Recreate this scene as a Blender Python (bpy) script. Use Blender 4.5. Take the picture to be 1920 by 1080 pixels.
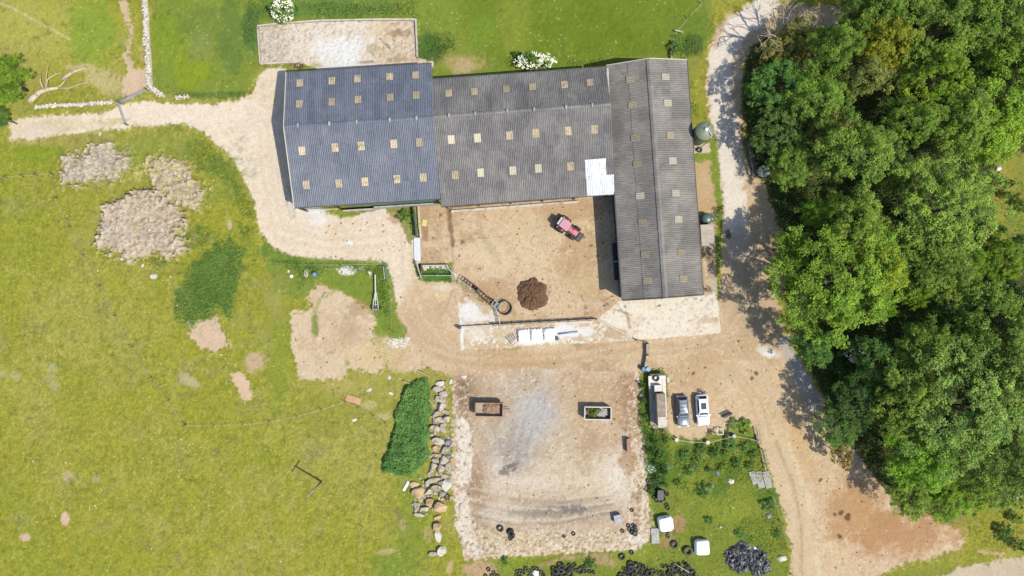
import bpy, math, random
import numpy as np
from math import sin, cos, pi, radians, atan2, hypot, sqrt
from mathutils import Vector, Matrix
random.seed(7)
rng = np.random.default_rng(7)
scene = bpy.context.scene
COLL = scene.collection
for o in list(bpy.data.objects):
    bpy.data.objects.remove(o)

# ------------------------------------------------------------------ camera, sky, sun, exposure
CAM_H = 100.0
PPM = 12.8                                   # photograph pixels per metre on the ground
cd = bpy.data.cameras.new('camera'); cam = bpy.data.objects.new('camera', cd); COLL.objects.link(cam)
cam.location = (0, 0, CAM_H); cam.rotation_euler = (0, 0, 0)
cd.sensor_width = 36.0; cd.lens = 24.0; cd.clip_start = 0.5; cd.clip_end = 3000
scene.camera = cam
SUN_D = Vector((-0.57, 0.34, -1.0)).normalized()
sun_el = math.asin(-SUN_D.z); sun_az = atan2(-SUN_D.x, -SUN_D.y)
world = bpy.data.worlds.new('World'); scene.world = world; world.use_nodes = True
wn = world.node_tree; sky = wn.nodes.new('ShaderNodeTexSky'); sky.sky_type = 'NISHITA'
sky.sun_disc = False; sky.sun_elevation = sun_el; sky.sun_rotation = sun_az
wn.links.new(sky.outputs[0], wn.nodes['Background'].inputs[0]); wn.nodes['Background'].inputs[1].default_value = 0.14
sl = bpy.data.lights.new('sun', 'SUN'); sl.energy = 3.75; sl.angle = radians(0.5); sl.color = (1.0, 0.95, 0.86)
so = bpy.data.objects.new('sun', sl); COLL.objects.link(so)
so.rotation_euler = SUN_D.to_track_quat('-Z', 'Y').to_euler(); so.location = (60, -50, 110)
vs = scene.view_settings
vs.view_transform = 'Standard'; vs.look = 'None'; vs.gamma = 1.0; vs.use_curve_mapping = False
vs.exposure = 1.0
scene.cycles.max_bounces = 5; scene.cycles.diffuse_bounces = 3; scene.cycles.transparent_max_bounces = 4
KEXP = 2.6                                  # display brightness of a white surface in full sun

def W(px, py, z=0.0):
    s = (CAM_H - z) / CAM_H / PPM
    return Vector(((px - 960) * s, (540 - py) * s, z))

def lin(c):
    c = np.asarray(c, float) / 255.0
    return np.where(c <= 0.04045, c / 12.92, ((c + 0.055) / 1.055) ** 2.4)

def alb(r, g, b):                            # surface colour that shows as this sRGB in full sun
    return tuple(float(x) for x in lin((r, g, b)) / KEXP)

# ------------------------------------------------------------------ tags
def tag(o, label=None, cat=None, group=None, kind=None):
    if label: o['label'] = label
    if cat: o['category'] = cat
    if group: o['group'] = group
    if kind: o['kind'] = kind
    elif cat: o['kind'] = 'thing'
    return o

def thing(name, label, cat, loc=(0, 0, 0), rz=0.0, group=None):
    o = bpy.data.objects.new(name, None); COLL.objects.link(o)
    o.location = loc; o.rotation_euler = (0, 0, rz); o.empty_display_size = 0.3
    return tag(o, label, cat, group)

def inst(name, me, parent=None, loc=(0, 0, 0), rot=(0, 0, 0), sc=(1, 1, 1)):
    o = bpy.data.objects.new(name, me); COLL.objects.link(o)
    o.location = loc; o.rotation_euler = rot; o.scale = sc
    if parent is not None: o.parent = parent
    return o

# ------------------------------------------------------------------ materials
MATS = {}
def node(nt, t, **kw):
    n = nt.nodes.new(t)
    for k, v in kw.items(): setattr(n, k, v)
    return n

def pm(name, rgb, rough=0.8, var=0.18, scale=2.5, bump=0.15, metal=0.0, orand=0.12, spec=0.4, dirt=None, dscale=1.2, dthr=0.58, world_tex=False, fine=14.0):
    """painted, weathered surface: base colour, soft blotches, fine grain, optional dirt patches"""
    if name in MATS: return MATS[name]
    m = bpy.data.materials.new(name); m.use_nodes = True; nt = m.node_tree; L = nt.links.new
    bs = nt.nodes['Principled BSDF']; bs.inputs['Roughness'].default_value = rough; bs.inputs['Metallic'].default_value = metal
    bs.inputs['Specular IOR Level'].default_value = spec
    if world_tex:
        g = node(nt, 'ShaderNodeNewGeometry'); co = g.outputs['Position']
    else:
        tc = node(nt, 'ShaderNodeTexCoord'); oi = node(nt, 'ShaderNodeObjectInfo')
        ad = node(nt, 'ShaderNodeVectorMath', operation='MULTIPLY_ADD')
        L(oi.outputs['Random'], ad.inputs[0]); ad.inputs[1].default_value = (37, 53, 11); L(tc.outputs['Object'], ad.inputs[2]); co = ad.outputs[0]
    n1 = node(nt, 'ShaderNodeTexNoise'); n1.inputs['Scale'].default_value = scale; n1.inputs['Detail'].default_value = 5; L(co, n1.inputs['Vector'])
    n2 = node(nt, 'ShaderNodeTexNoise'); n2.inputs['Scale'].default_value = fine; n2.inputs['Detail'].default_value = 3; L(co, n2.inputs['Vector'])
    mr = node(nt, 'ShaderNodeMapRange'); mr.inputs[1].default_value = 0.3; mr.inputs[2].default_value = 0.7
    mr.inputs[3].default_value = 1 - var; mr.inputs[4].default_value = 1 + var; L(n1.outputs[0], mr.inputs[0])
    mr2 = node(nt, 'ShaderNodeMapRange'); mr2.inputs[1].default_value = 0.3; mr2.inputs[2].default_value = 0.7
    mr2.inputs[3].default_value = 1 - var * .6; mr2.inputs[4].default_value = 1 + var * .6; L(n2.outputs[0], mr2.inputs[0])
    mu = node(nt, 'ShaderNodeMath', operation='MULTIPLY'); L(mr.outputs[0], mu.inputs[0]); L(mr2.outputs[0], mu.inputs[1])
    last = mu.outputs[0]
    if orand:
        oi2 = node(nt, 'ShaderNodeObjectInfo'); m3 = node(nt, 'ShaderNodeMapRange'); m3.inputs[3].default_value = 1 - orand; m3.inputs[4].default_value = 1 + orand
        L(oi2.outputs['Random'], m3.inputs[0]); mu2 = node(nt, 'ShaderNodeMath', operation='MULTIPLY'); L(last, mu2.inputs[0]); L(m3.outputs[0], mu2.inputs[1]); last = mu2.outputs[0]
    vm = node(nt, 'ShaderNodeVectorMath', operation='SCALE'); vm.inputs[0].default_value = rgb[:3]; L(last, vm.inputs['Scale'])
    col = vm.outputs[0]
    if dirt is not None:
        n3 = node(nt, 'ShaderNodeTexNoise'); n3.inputs['Scale'].default_value = dscale; n3.inputs['Detail'].default_value = 6; n3.inputs['Roughness'].default_value = .65; L(co, n3.inputs['Vector'])
        m4 = node(nt, 'ShaderNodeMapRange'); m4.inputs[1].default_value = dthr - .08; m4.inputs[2].default_value = dthr + .1; L(n3.outputs[0], m4.inputs[0])
        mx = node(nt, 'ShaderNodeMix', data_type='RGBA'); L(m4.outputs[0], mx.inputs[0]); L(col, mx.inputs[6]); mx.inputs[7].default_value = (*dirt[:3], 1); col = mx.outputs[2]
    L(col, bs.inputs['Base Color'])
    if bump:
        b = node(nt, 'ShaderNodeBump'); b.inputs['Strength'].default_value = bump; b.inputs['Distance'].default_value = 0.05; L(n2.outputs[0], b.inputs['Height']); L(b.outputs[0], bs.inputs['Normal'])
    MATS[name] = m
    return m

def leaf_mat(name, trans=0.4, rough=0.5):
    """foliage: the object's own colour times a per-leaf tint, partly translucent"""
    m = bpy.data.materials.new(name); m.use_nodes = True; nt = m.node_tree; L = nt.links.new
    nt.nodes.remove(nt.nodes['Principled BSDF']); out = nt.nodes['Material Output']
    oi = node(nt, 'ShaderNodeObjectInfo'); at = node(nt, 'ShaderNodeAttribute', attribute_name='tint')
    mx = node(nt, 'ShaderNodeVectorMath', operation='MULTIPLY'); L(oi.outputs['Color'], mx.inputs[0]); L(at.outputs['Color'], mx.inputs[1])
    d = node(nt, 'ShaderNodeBsdfPrincipled'); L(mx.outputs[0], d.inputs['Base Color']); d.inputs['Roughness'].default_value = rough; d.inputs['Specular IOR Level'].default_value = 0.12
    t = node(nt, 'ShaderNodeBsdfTranslucent'); tv = node(nt, 'ShaderNodeVectorMath', operation='MULTIPLY'); tv.inputs[1].default_value = (1.2, 1.12, .45); L(mx.outputs[0], tv.inputs[0]); L(tv.outputs[0], t.inputs['Color'])
    s = node(nt, 'ShaderNodeMixShader'); s.inputs[0].default_value = trans; L(d.outputs[0], s.inputs[1]); L(t.outputs[0], s.inputs[2]); L(s.outputs[0], out.inputs[0])
    return m
LEAF = leaf_mat('leaf')

def attr_mat(name, rough=0.95, grain=0.22, gscale=9.0, bump=0.35, spec=0.15):
    m = bpy.data.materials.new(name); m.use_nodes = True; nt = m.node_tree; L = nt.links.new
    bs = nt.nodes['Principled BSDF']; bs.inputs['Roughness'].default_value = rough; bs.inputs['Specular IOR Level'].default_value = spec
    at = node(nt, 'ShaderNodeAttribute', attribute_name='tint'); g = node(nt, 'ShaderNodeNewGeometry')
    n1 = node(nt, 'ShaderNodeTexNoise'); n1.inputs['Scale'].default_value = gscale; n1.inputs['Detail'].default_value = 4; n1.inputs['Roughness'].default_value = .7; L(g.outputs['Position'], n1.inputs['Vector'])
    mr = node(nt, 'ShaderNodeMapRange'); mr.inputs[1].default_value = .25; mr.inputs[2].default_value = .75; mr.inputs[3].default_value = 1 - grain; mr.inputs[4].default_value = 1 + grain; L(n1.outputs[0], mr.inputs[0])
    n2 = node(nt, 'ShaderNodeTexNoise'); n2.inputs['Scale'].default_value = gscale * .33; n2.inputs['Detail'].default_value = 4; n2.inputs['Roughness'].default_value = .6; L(g.outputs['Position'], n2.inputs['Vector'])
    mr2 = node(nt, 'ShaderNodeMapRange'); mr2.inputs[1].default_value = .3; mr2.inputs[2].default_value = .7; mr2.inputs[3].default_value = 1 - grain * .8; mr2.inputs[4].default_value = 1 + grain * .8; L(n2.outputs[0], mr2.inputs[0])
    mm = node(nt, 'ShaderNodeMath', operation='MULTIPLY'); L(mr.outputs[0], mm.inputs[0]); L(mr2.outputs[0], mm.inputs[1])
    vm = node(nt, 'ShaderNodeVectorMath', operation='SCALE'); L(at.outputs['Color'], vm.inputs[0]); L(mm.outputs[0], vm.inputs['Scale']); L(vm.outputs[0], bs.inputs['Base Color'])
    b = node(nt, 'ShaderNodeBump'); b.inputs['Strength'].default_value = bump; b.inputs['Distance'].default_value = .06; L(n1.outputs[0], b.inputs['Height']); L(b.outputs[0], bs.inputs['Normal'])
    return m

# ------------------------------------------------------------------ mesh builder
class MB:
    def __init__(s): s.v = []; s.f = []; s.m = []
    def add(s, vs, fs, mat=0):
        b = len(s.v); s.v += [tuple(p) for p in vs]; s.f += [tuple(b + i for i in f) for f in fs]; s.m += [mat] * len(fs); return s
    def box(s, c, d, rz=0.0, mat=0, top=1.0, topy=None, M=None):
        x, y, z = d[0] / 2, d[1] / 2, d[2] / 2; ty = top if topy is None else topy
        P = [(-x, -y, -z), (x, -y, -z), (x, y, -z), (-x, y, -z), (-x * top, -y * ty, z), (x * top, -y * ty, z), (x * top, y * ty, z), (-x * top, y * ty, z)]
        ca, sa = cos(rz), sin(rz)
        if M is not None: P = [tuple(M @ Vector(p)) for p in P]
        P = [(p[0] * ca - p[1] * sa + c[0], p[0] * sa + p[1] * ca + c[1], p[2] + c[2]) for p in P]
        return s.add(P, [(3, 2, 1, 0), (4, 5, 6, 7), (0, 1, 5, 4), (1, 2, 6, 5), (2, 3, 7, 6), (3, 0, 4, 7)], mat)
    def beam(s, a, b, w, h, mat=0):
        """box from a to b, w wide, h high"""
        a, b = Vector(a), Vector(b); t = (b - a).normalized(); up = Vector((0, 0, 1)) if abs(t.z) < .95 else Vector((0, 1, 0))
        r = t.cross(up).normalized() * (w / 2); u = r.normalized().cross(t) * (h / 2)
        P = [a - r - u, a + r - u, a + r + u, a - r + u, b - r - u, b + r - u, b + r + u, b - r + u]
        return s.add(P, [(0, 1, 2, 3), (7, 6, 5, 4), (0, 4, 5, 1), (1, 5, 6, 2), (2, 6, 7, 3), (3, 7, 4, 0)], mat)
    def path(s, pts, rs, n=6, mat=0):
        pts = [Vector(p) for p in pts]
        if not hasattr(rs, '__len__'): rs = [rs] * len(pts)
        V = []; F = []
        for i, p in enumerate(pts):
            t = (pts[min(i + 1, len(pts) - 1)] - pts[max(i - 1, 0)]).normalized()
            a = Vector((0, 0, 1)) if abs(t.z) < .9 else Vector((1, 0, 0)); u = t.cross(a).normalized(); w = t.cross(u)
            for k in range(n): V.append(p + (u * cos(2 * pi * k / n) + w * sin(2 * pi * k / n)) * rs[i])
        for i in range(len(pts) - 1):
            for k in range(n): F.append((i * n + k, i * n + (k + 1) % n, (i + 1) * n + (k + 1) % n, (i + 1) * n + k))
        F.append(tuple(range(n))[::-1]); F.append(tuple((len(pts) - 1) * n + k for k in range(n)))
        return s.add(V, F, mat)
    def lathe(s, prof, n=16, c=(0, 0, 0), mat=0, axis='z', closed=False):
        V = []; F = []; k = len(prof)
        for j in range(n):
            a = 2 * pi * j / n
            for r, z in prof:
                p = (r * cos(a), r * sin(a), z)
                if axis == 'x': p = (z, r * cos(a), r * sin(a))
                if axis == 'y': p = (r * sin(a), z, r * cos(a))
                V.append((p[0] + c[0], p[1] + c[1], p[2] + c[2]))
        for j in range(n):
            for i in range(k if closed else k - 1):
                F.append((j * k + i, ((j + 1) % n) * k + i, ((j + 1) % n) * k + (i + 1) % k, j * k + (i + 1) % k))
        return s.add(V, F, mat)
    def prism(s, poly, z0, z1, mat=0):
        n = len(poly); V = [(p[0], p[1], z0) for p in poly] + [(p[0], p[1], z1) for p in poly]
        ar = sum(poly[i][0] * poly[(i + 1) % n][1] - poly[(i + 1) % n][0] * poly[i][1] for i in range(n))
        F = [tuple(range(n))[::-1], tuple(range(n, 2 * n))] + [(i, (i + 1) % n, n + (i + 1) % n, n + i) for i in range(n)]
        if ar < 0: F = [f[::-1] for f in F]
        return s.add(V, F, mat)
    def loft(s, secs, mat=0, caps=True):
        n = len(secs[0]); V = [p for q in secs for p in q]; F = []
        for i in range(len(secs) - 1):
            for k in range(n): F.append((i * n + k, i * n + (k + 1) % n, (i + 1) * n + (k + 1) % n, (i + 1) * n + k))
        if caps: F.append(tuple(range(n))[::-1]); F.append(tuple((len(secs) - 1) * n + k for k in range(n)))
        return s.add(V, F, mat)
    def mesh(s, name, mats, smooth=False):
        me = bpy.data.meshes.new(name); me.from_pydata(s.v, [], s.f)
        for m in (mats if isinstance(mats, (list, tuple)) else [mats]): me.materials.append(m)
        if any(s.m): me.polygons.foreach_set('material_index', s.m)
        if smooth: me.polygons.foreach_set('use_smooth', [True] * len(me.polygons))
        me.update(); return me
    def build(s, name, mats, parent=None, smooth=False, loc=(0, 0, 0), rot=(0, 0, 0)):
        return inst(name, s.mesh(name, mats, smooth), parent, loc, rot)

def np_mesh(name, V, quads=None, tris=None, mat=None, tint=None, smooth=False):
    me = bpy.data.meshes.new(name); V = np.asarray(V, np.float32); me.vertices.add(len(V)); me.vertices.foreach_set('co', V.ravel())
    F = quads if quads is not None else tris; k = F.shape[1]; n = len(F)
    me.loops.add(n * k); me.loops.foreach_set('vertex_index', F.astype(np.int32).ravel())
    me.polygons.add(n); me.polygons.foreach_set('loop_start', np.arange(0, n * k, k, dtype=np.int32))
    try: me.polygons.foreach_set('loop_total', np.full(n, k, np.int32))
    except Exception: pass
    if smooth: me.polygons.foreach_set('use_smooth', np.ones(n, bool))
    me.update(calc_edges=True)
    if tint is not None:
        a = me.color_attributes.new('tint', 'FLOAT_COLOR', 'POINT'); c = np.ones((len(V), 4), np.float32); c[:, :3] = tint; a.data.foreach_set('color', c.ravel())
    if mat: me.materials.append(mat)
    return me

# ------------------------------------------------------------------ noise on numpy arrays
def vnoise(x, y, seed):
    r = np.random.default_rng(seed).random((256, 256)).astype(np.float32)
    xi = np.floor(x).astype(int); yi = np.floor(y).astype(int); fx = (x - xi).astype(np.float32); fy = (y - yi).astype(np.float32)
    fx = fx * fx * (3 - 2 * fx); fy = fy * fy * (3 - 2 * fy)
    a = r[yi % 256, xi % 256]; b = r[yi % 256, (xi + 1) % 256]; c = r[(yi + 1) % 256, xi % 256]; d = r[(yi + 1) % 256, (xi + 1) % 256]
    return (a * (1 - fx) + b * fx) * (1 - fy) + (c * (1 - fx) + d * fx) * fy
def fbm(x, y, scale, oct=4, seed=0, gain=.5):
    s = 0; a = 1; t = 0; ca, sa = cos(.6), sin(.6); x = np.asarray(x) / scale; y = np.asarray(y) / scale
    for i in range(oct):
        s = s + a * vnoise(x, y, seed * 17 + i); t += a; a *= gain; x, y = (x * ca - y * sa) * 2.03 + 9.1, (x * sa + y * ca) * 2.03 + 3.7
    return s / t
def sstep(a, b, x):
    t = np.clip((x - a) / (b - a), 0, 1); return t * t * (3 - 2 * t)
def inside(poly, x, y):
    c = np.zeros(np.shape(x), bool); n = len(poly)
    for i in range(n):
        (x1, y1), (x2, y2) = poly[i], poly[(i + 1) % n]
        if y1 == y2: continue
        c ^= ((y1 > y) != (y2 > y)) & (x < (x2 - x1) * (y - y1) / (y2 - y1) + x1)
    return c
def segdist(pts, x, y, close=False):
    d = np.full(np.shape(x), 1e9, np.float32); n = len(pts)
    for i in range(n if close else n - 1):
        (x1, y1), (x2, y2) = pts[i], pts[(i + 1) % n]; dx, dy = x2 - x1, y2 - y1; l = dx * dx + dy * dy + 1e-9
        t = np.clip(((x - x1) * dx + (y - y1) * dy) / l, 0, 1); d = np.minimum(d, np.hypot(x - x1 - t * dx, y - y1 - t * dy))
    return d
# ================================================================== THE GROUND
STEP = 2.0
g = [STEP * (1.12 ** k - 1) / .12 for k in range(1, 57)]
PX = np.array([-60 - t for t in g[::-1]] + list(np.arange(-60, 1980.1, STEP)) + [1980 + t for t in g], np.float32)
PY = np.array([-60 - t for t in g[::-1]] + list(np.arange(-60, 1140.1, STEP)) + [1140 + t for t in g], np.float32)
GX, GY = np.meshgrid(PX, PY); NY, NX = GX.shape
C = np.zeros((NY, NX, 3), np.float32); Z = np.zeros((NY, NX), np.float32); K = np.zeros((NY, NX), np.int8)
N80 = fbm(GX, GY, 80, 4, 1) - .5; N25 = fbm(GX, GY, 25, 4, 2) - .5; N9 = fbm(GX, GY, 9, 3, 3) - .5; N4 = fbm(GX, GY, 4.2, 2, 4) - .5
NR = rng.random((NY, NX)).astype(np.float32) - .5
N200 = fbm(GX, GY, 210, 3, 5) - .5
def sl_of(x0, x1, y0, y1):
    i0, i1 = np.searchsorted(PX, [x0, x1]); j0, j1 = np.searchsorted(PY, [y0, y1]); return slice(j0, max(j1, j0 + 1)), slice(i0, max(i1, i0 + 1))
def L3(c): return lin(c).astype(np.float32) / KEXP
def put(sl, m, col, var=.12):
    c = L3(col)[None, None, :]
    c = c * (1 + var * 1.5 * (N25[sl] + .5 * N9[sl] + .45 * N4[sl] + .5 * NR[sl]))[..., None]
    C[sl] = C[sl] * (1 - m[..., None]) + c * m[..., None]
def wob(sl, amp): return amp * (1.1 * N25[sl] + 1.4 * N9[sl] + 1.7 * N4[sl]) * 1.6
def poly(pts, col, amp=5, soft=4, a=1.0, cls=None, var=.12, z=None, thr=.5):
    xs = [p[0] for p in pts]; ys = [p[1] for p in pts]; e = amp * 2 + soft + 6
    sl = sl_of(min(xs) - e, max(xs) + e, min(ys) - e, max(ys) + e); x, y = GX[sl], GY[sl]
    d = segdist(pts, x, y, True); d = np.where(inside(pts, x, y), d, -d) + (wob(sl, amp) if amp else 0)
    m = sstep(-soft / 2, soft / 2, d); put(sl, m * a, col, var)
    if cls is not None: K[sl] = np.where(m > thr, cls, K[sl])
    if z is not None: Z[sl] = Z[sl] * (1 - m) + z * m
    return sl, m
def blob(cx, cy, rx, ry, col, a=1.0, rot=0, amp=.5, soft=.5, var=.12, cls=None):
    e = 1.6; R = max(rx, ry) * e; sl = sl_of(cx - R, cx + R, cy - R, cy + R); x, y = GX[sl] - cx, GY[sl] - cy; t = radians(rot)
    u = (x * cos(t) + y * sin(t)) / rx; v = (-x * sin(t) + y * cos(t)) / ry
    d = np.hypot(u, v) + amp * (1.3 * N25[sl] + N9[sl] + .6 * N4[sl]); m = sstep(1, 1 - soft, d); put(sl, m * a, col, var)
    if cls is not None: K[sl] = np.where(m > .5, cls, K[sl])
    return sl, m
def streak(pts, w, col, a=1.0, amp=2, soft=2, var=.1, cls=None, z=None):
    xs = [p[0] for p in pts]; ys = [p[1] for p in pts]; e = w + amp * 2 + soft + 4
    sl = sl_of(min(xs) - e, max(xs) + e, min(ys) - e, max(ys) + e); d = w / 2 - segdist(pts, GX[sl], GY[sl]) + (wob(sl, amp) if amp else 0)
    m = sstep(-soft / 2, soft / 2, d); put(sl, m * a, col, var)
    if cls is not None: K[sl] = np.where(m > .5, cls, K[sl])
    if z is not None: Z[sl] += z * m
    return sl, m
def speck(sl, m, col, thr=.2, a=.8, n=None, soft=.08):
    q = (N4[sl] + .45 * NR[sl]) if n is None else n[sl]
    put(sl, sstep(thr, thr + soft, q) * a * m, col, .15)
def full(f): return (slice(0, NY), slice(0, NX)), f

# --- pasture: olive sward with greener and drier patches
ALL = (slice(0, NY), slice(0, NX))
C[:] = L3((163, 161, 58))[None, None, :]
put(ALL, sstep(-.02, .22, N80) * .3, (146, 154, 54)); put(ALL, sstep(0, .25, -N200 - .3 * N25) * .5, (178, 170, 88)); put(ALL, sstep(.02, .2, N200 + .2 * N25) * .35, (144, 154, 52)); put(ALL, sstep(.1, .28, N25 - .3 * N80) * .3, (136, 148, 56)); put(ALL, sstep(.12, .32, -N25 + .3 * N9) * .3, (182, 174, 96)); put(ALL, sstep(.14, .3, fbm(GX, GY, 38, 3, 9) - .5 + .4 * N9) * .35, (158, 152, 92))
for k in range(90):
    x, y, q = random.uniform(-20, 720), random.uniform(250, 1100), random.uniform(7, 26); blob(x, y, q * 1.4, q, random.choice([(150, 150, 84), (176, 168, 92), (134, 148, 62), (160, 152, 100), (146, 156, 50)]), random.uniform(.2, .5), random.uniform(0, 180), 1.0, .9)
for k in range(260):
    x, y, q = random.uniform(-20, 740), random.uniform(290, 1100), random.uniform(1.6, 4.2); blob(x, y, q, q * .8, random.choice([(104, 128, 46), (116, 132, 56), (122, 122, 62)]), .55, 0, .8, .8)
for q in ([(-20, 690), (120, 660), (260, 700), (420, 690), (540, 640)], [(300, 1100), (380, 980), (520, 900), (690, 800)], [(-20, 500), (80, 520), (190, 600), (300, 800), (360, 1100)]): streak(q, 4, (178, 170, 96), .4, 4, 6)
C *= (1 + .20 * N9 + .36 * N4 + .34 * NR)[..., None]
# paddocks with their own sward
blob(60, 60, 240, 120, (188, 184, 88), .75, soft=.9); blob(170, 60, 60, 90, (140, 165, 58), .8); blob(30, 150, 80, 110, (176, 168, 88), .5)
poly([(283, -80), (1345, -80), (1330, 60), (1300, 130), (1140, 125), (960, 140), (820, 150), (800, 120), (480, 130), (465, 175), (330, 184), (288, 168)], (133, 150, 58), 8, 14, .9)
blob(360, 120, 45, 60, (150, 165, 40), .8); blob(310, 70, 28, 60, (134, 160, 44), .7); blob(430, 80, 30, 90, (104, 132, 62), .7); blob(390, 40, 70, 40, (122, 140, 62), .7); blob(375, 85, 30, 40, (140, 150, 84), .6)
blob(800, 95, 40, 50, (82, 116, 52), .9); blob(610, 15, 190, 26, (108, 140, 62), .9); blob(470, 60, 18, 70, (82, 120, 62), .8); blob(420, 178, 90, 10, (96, 126, 58), .8)
poly([(855, -80), (1330, -80), (1310, 40), (1255, 110), (1140, 122), (960, 140), (905, 100), (870, 50)], (121, 140, 44), 14, 30, .9); blob(1100, 50, 140, 60, (114, 136, 38), .7); blob(965, 50, 40, 90, (150, 160, 60), .6); blob(905, 60, 35, 40, (128, 155, 50), .7)
blob(865, 118, 55, 22, (186, 170, 106), .85, amp=.7); blob(870, 125, 20, 22, (205, 180, 140), .7, rot=60)
blob(1290, 60, 60, 50, (116, 140, 52), .8); blob(1300, 120, 20, 60, (150, 150, 70), .8); blob(1310, 170, 16, 60, (160, 160, 62), .8); blob(1300, 85, 22, 26, (70, 104, 50), .8)
blob(130, 262, 150, 26, (176, 164, 92), .6, amp=.7)
blob(290, 280, 110, 40, (146, 156, 70), .6); blob(70, 290, 70, 24, (136, 156, 42), .7, amp=.7); blob(600, 470, 140, 40, (110, 140, 56), .9); blob(720, 560, 26, 80, (116, 150, 52), .9)
blob(520, 640, 36, 160, (146, 156, 56), .7); blob(640, 770, 120, 70, (150, 152, 62), .5); blob(780, 960, 50, 120, (134, 152, 56), .7); blob(740, 1060, 60, 50, (118, 146, 58), .6); blob(700, 720, 140, 40, (176, 168, 84), .7, amp=.7)
poly([(1195, 690), (1250, 690), (1260, 815), (1420, 800), (1445, 880), (1470, 970), (1486, 1100), (870, 1140), (870, 1056), (1010, 1045), (1210, 1015)], (136, 147, 56), 6, 6, 1)
for x, y, r in [(1300, 860, 40), (1370, 870, 45), (1260, 880, 36), (1420, 840, 30), (1345, 925, 30), (1410, 1000, 36), (1440, 930, 26)]: blob(x, y, r, r * .8, (88, 124, 46), .7, amp=.8)
for x, y, r in [(1370, 960, 60), (1300, 920, 40), (1430, 1000, 40), (1180, 1045, 60), (960, 1060, 50)]: blob(x, y, r, r * .6, (152, 164, 60), .6, amp=.8)
# right-hand clearing
poly([(1790, 1000), (1800, 985), (1850, 960), (1990, 940), (1990, 1050), (1760, 1062), (1640, 1085), (1630, 1140), (1990, 1140), (1990, 260), (1870, 270), (1840, 420), (1790, 700), (1700, 980)], (150, 152, 66), 8, 10, 1)
blob(1870, 380, 40, 110, (168, 160, 66), .8, amp=.8); blob(1900, 440, 40, 80, (134, 148, 58), .6, amp=.9)
# --- woodland floor
sl, m = poly([(1400, 60), (1500, 50), (1570, 20), (1640, -90), (2100, -90), (2100, 300), (1870, 280), (1840, 470), (2050, 560), (2050, 900), (1800, 950), (1700, 960), (1620, 890), (1560, 790), (1520, 690), (1475, 610), (1470, 480), (1440, 380), (1405, 300), (1388, 180)], (92, 88, 48), 9, 10, 1, cls=5, var=.3)
put(sl, m * sstep(.05, .3, N9[sl]) * .6, (72, 98, 40)); put(sl, m * sstep(.1, .3, -N25[sl]) * .6, (120, 98, 66))
# --- dirt tracks
TRK = (243, 223, 196)
A = [(20, 226), (60, 220), (100, 216), (200, 211), (232, 197), (275, 189), (300, 194), (380, 197), (450, 189), (475, 174), (485, 150), (500, 130), (525, 124), (560, 140), (575, 395), (620, 402), (680, 405), (745, 398), (778, 440), (786, 490), (800, 530), (850, 560), (870, 700), (820, 692), (770, 640), (745, 580), (733, 520), (715, 497), (680, 490), (600, 488), (550, 480), (512, 466), (491, 440), (480, 400), (466, 350), (446, 310), (420, 280), (380, 246), (345, 231), (270, 236), (230, 239), (150, 249), (80, 259), (20, 263)]
poly(A, (206, 188, 122), 9, 22, .6); sl, m = poly(A, TRK, 3, 6, 1, cls=1, z=-.03); blob(150, 235, 110, 14, (210, 196, 140), .5, amp=1); blob(215, 228, 26, 12, (196, 184, 112), .6, amp=1)
put(sl, m * sstep(0, .25, N80[sl]) * .4, (250, 232, 206)); put(sl, m * sstep(.05, .25, N25[sl] - N80[sl]) * .35, (222, 196, 158)); put(sl, m * sstep(.2, .3, N4[sl] + .3 * NR[sl]) * .35, (252, 240, 220)); put(sl, m * sstep(.27, .35, -N4[sl] + .3 * NR[sl]) * .35, (196, 168, 130))
B = [(742, 580), (790, 510), (860, 520), (1160, 560), (1350, 560), (1352, 420), (1346, 330), (1341, 260), (1326, 190), (1321, 150), (1330, 100), (1341, 58), (1362, 30), (1400, 14), (1440, 8), (1600, 14), (1570, 46), (1480, 62), (1432, 62), (1412, 84), (1393, 120), (1387, 180), (1394, 260), (1400, 310), (1428, 340), (1452, 400), (1470, 440), (1474, 500), (1460, 560), (1475, 640), (1512, 700), (1545, 745), (1570, 800), (1620, 872), (1690, 950), (1780, 985), (1806, 1000), (1804, 1030), (1700, 1056), (1630, 1090), (1600, 1140), (1482, 1140), (1484, 1030), (1466, 950), (1441, 870), (1418, 810), (1390, 790), (1350, 812), (1300, 824), (1265, 818), (1250, 800), (1250, 704), (1240, 692), (1200, 690), (1196, 760), (1202, 830), (860, 800), (850, 705), (800, 690), (760, 700), (730, 690), (720, 640), (760, 640)]
poly(B, (200, 180, 118), 8, 18, .5); sl, m = poly(B, (222, 194, 156), 4, 5, 1, cls=1, z=-.03)
put(sl, m * sstep(0, .3, N80[sl] + .5 * N25[sl]) * .45, (222, 196, 152)); put(sl, m * sstep(.02, .3, -N80[sl] + .6 * N25[sl]) * .45, (186, 152, 108)); put(sl, m * sstep(.2, .3, N4[sl] + .3 * NR[sl]) * .4, (238, 220, 190)); put(sl, m * sstep(.27, .34, -N4[sl] + .3 * NR[sl]) * .4, (160, 128, 92))
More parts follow.
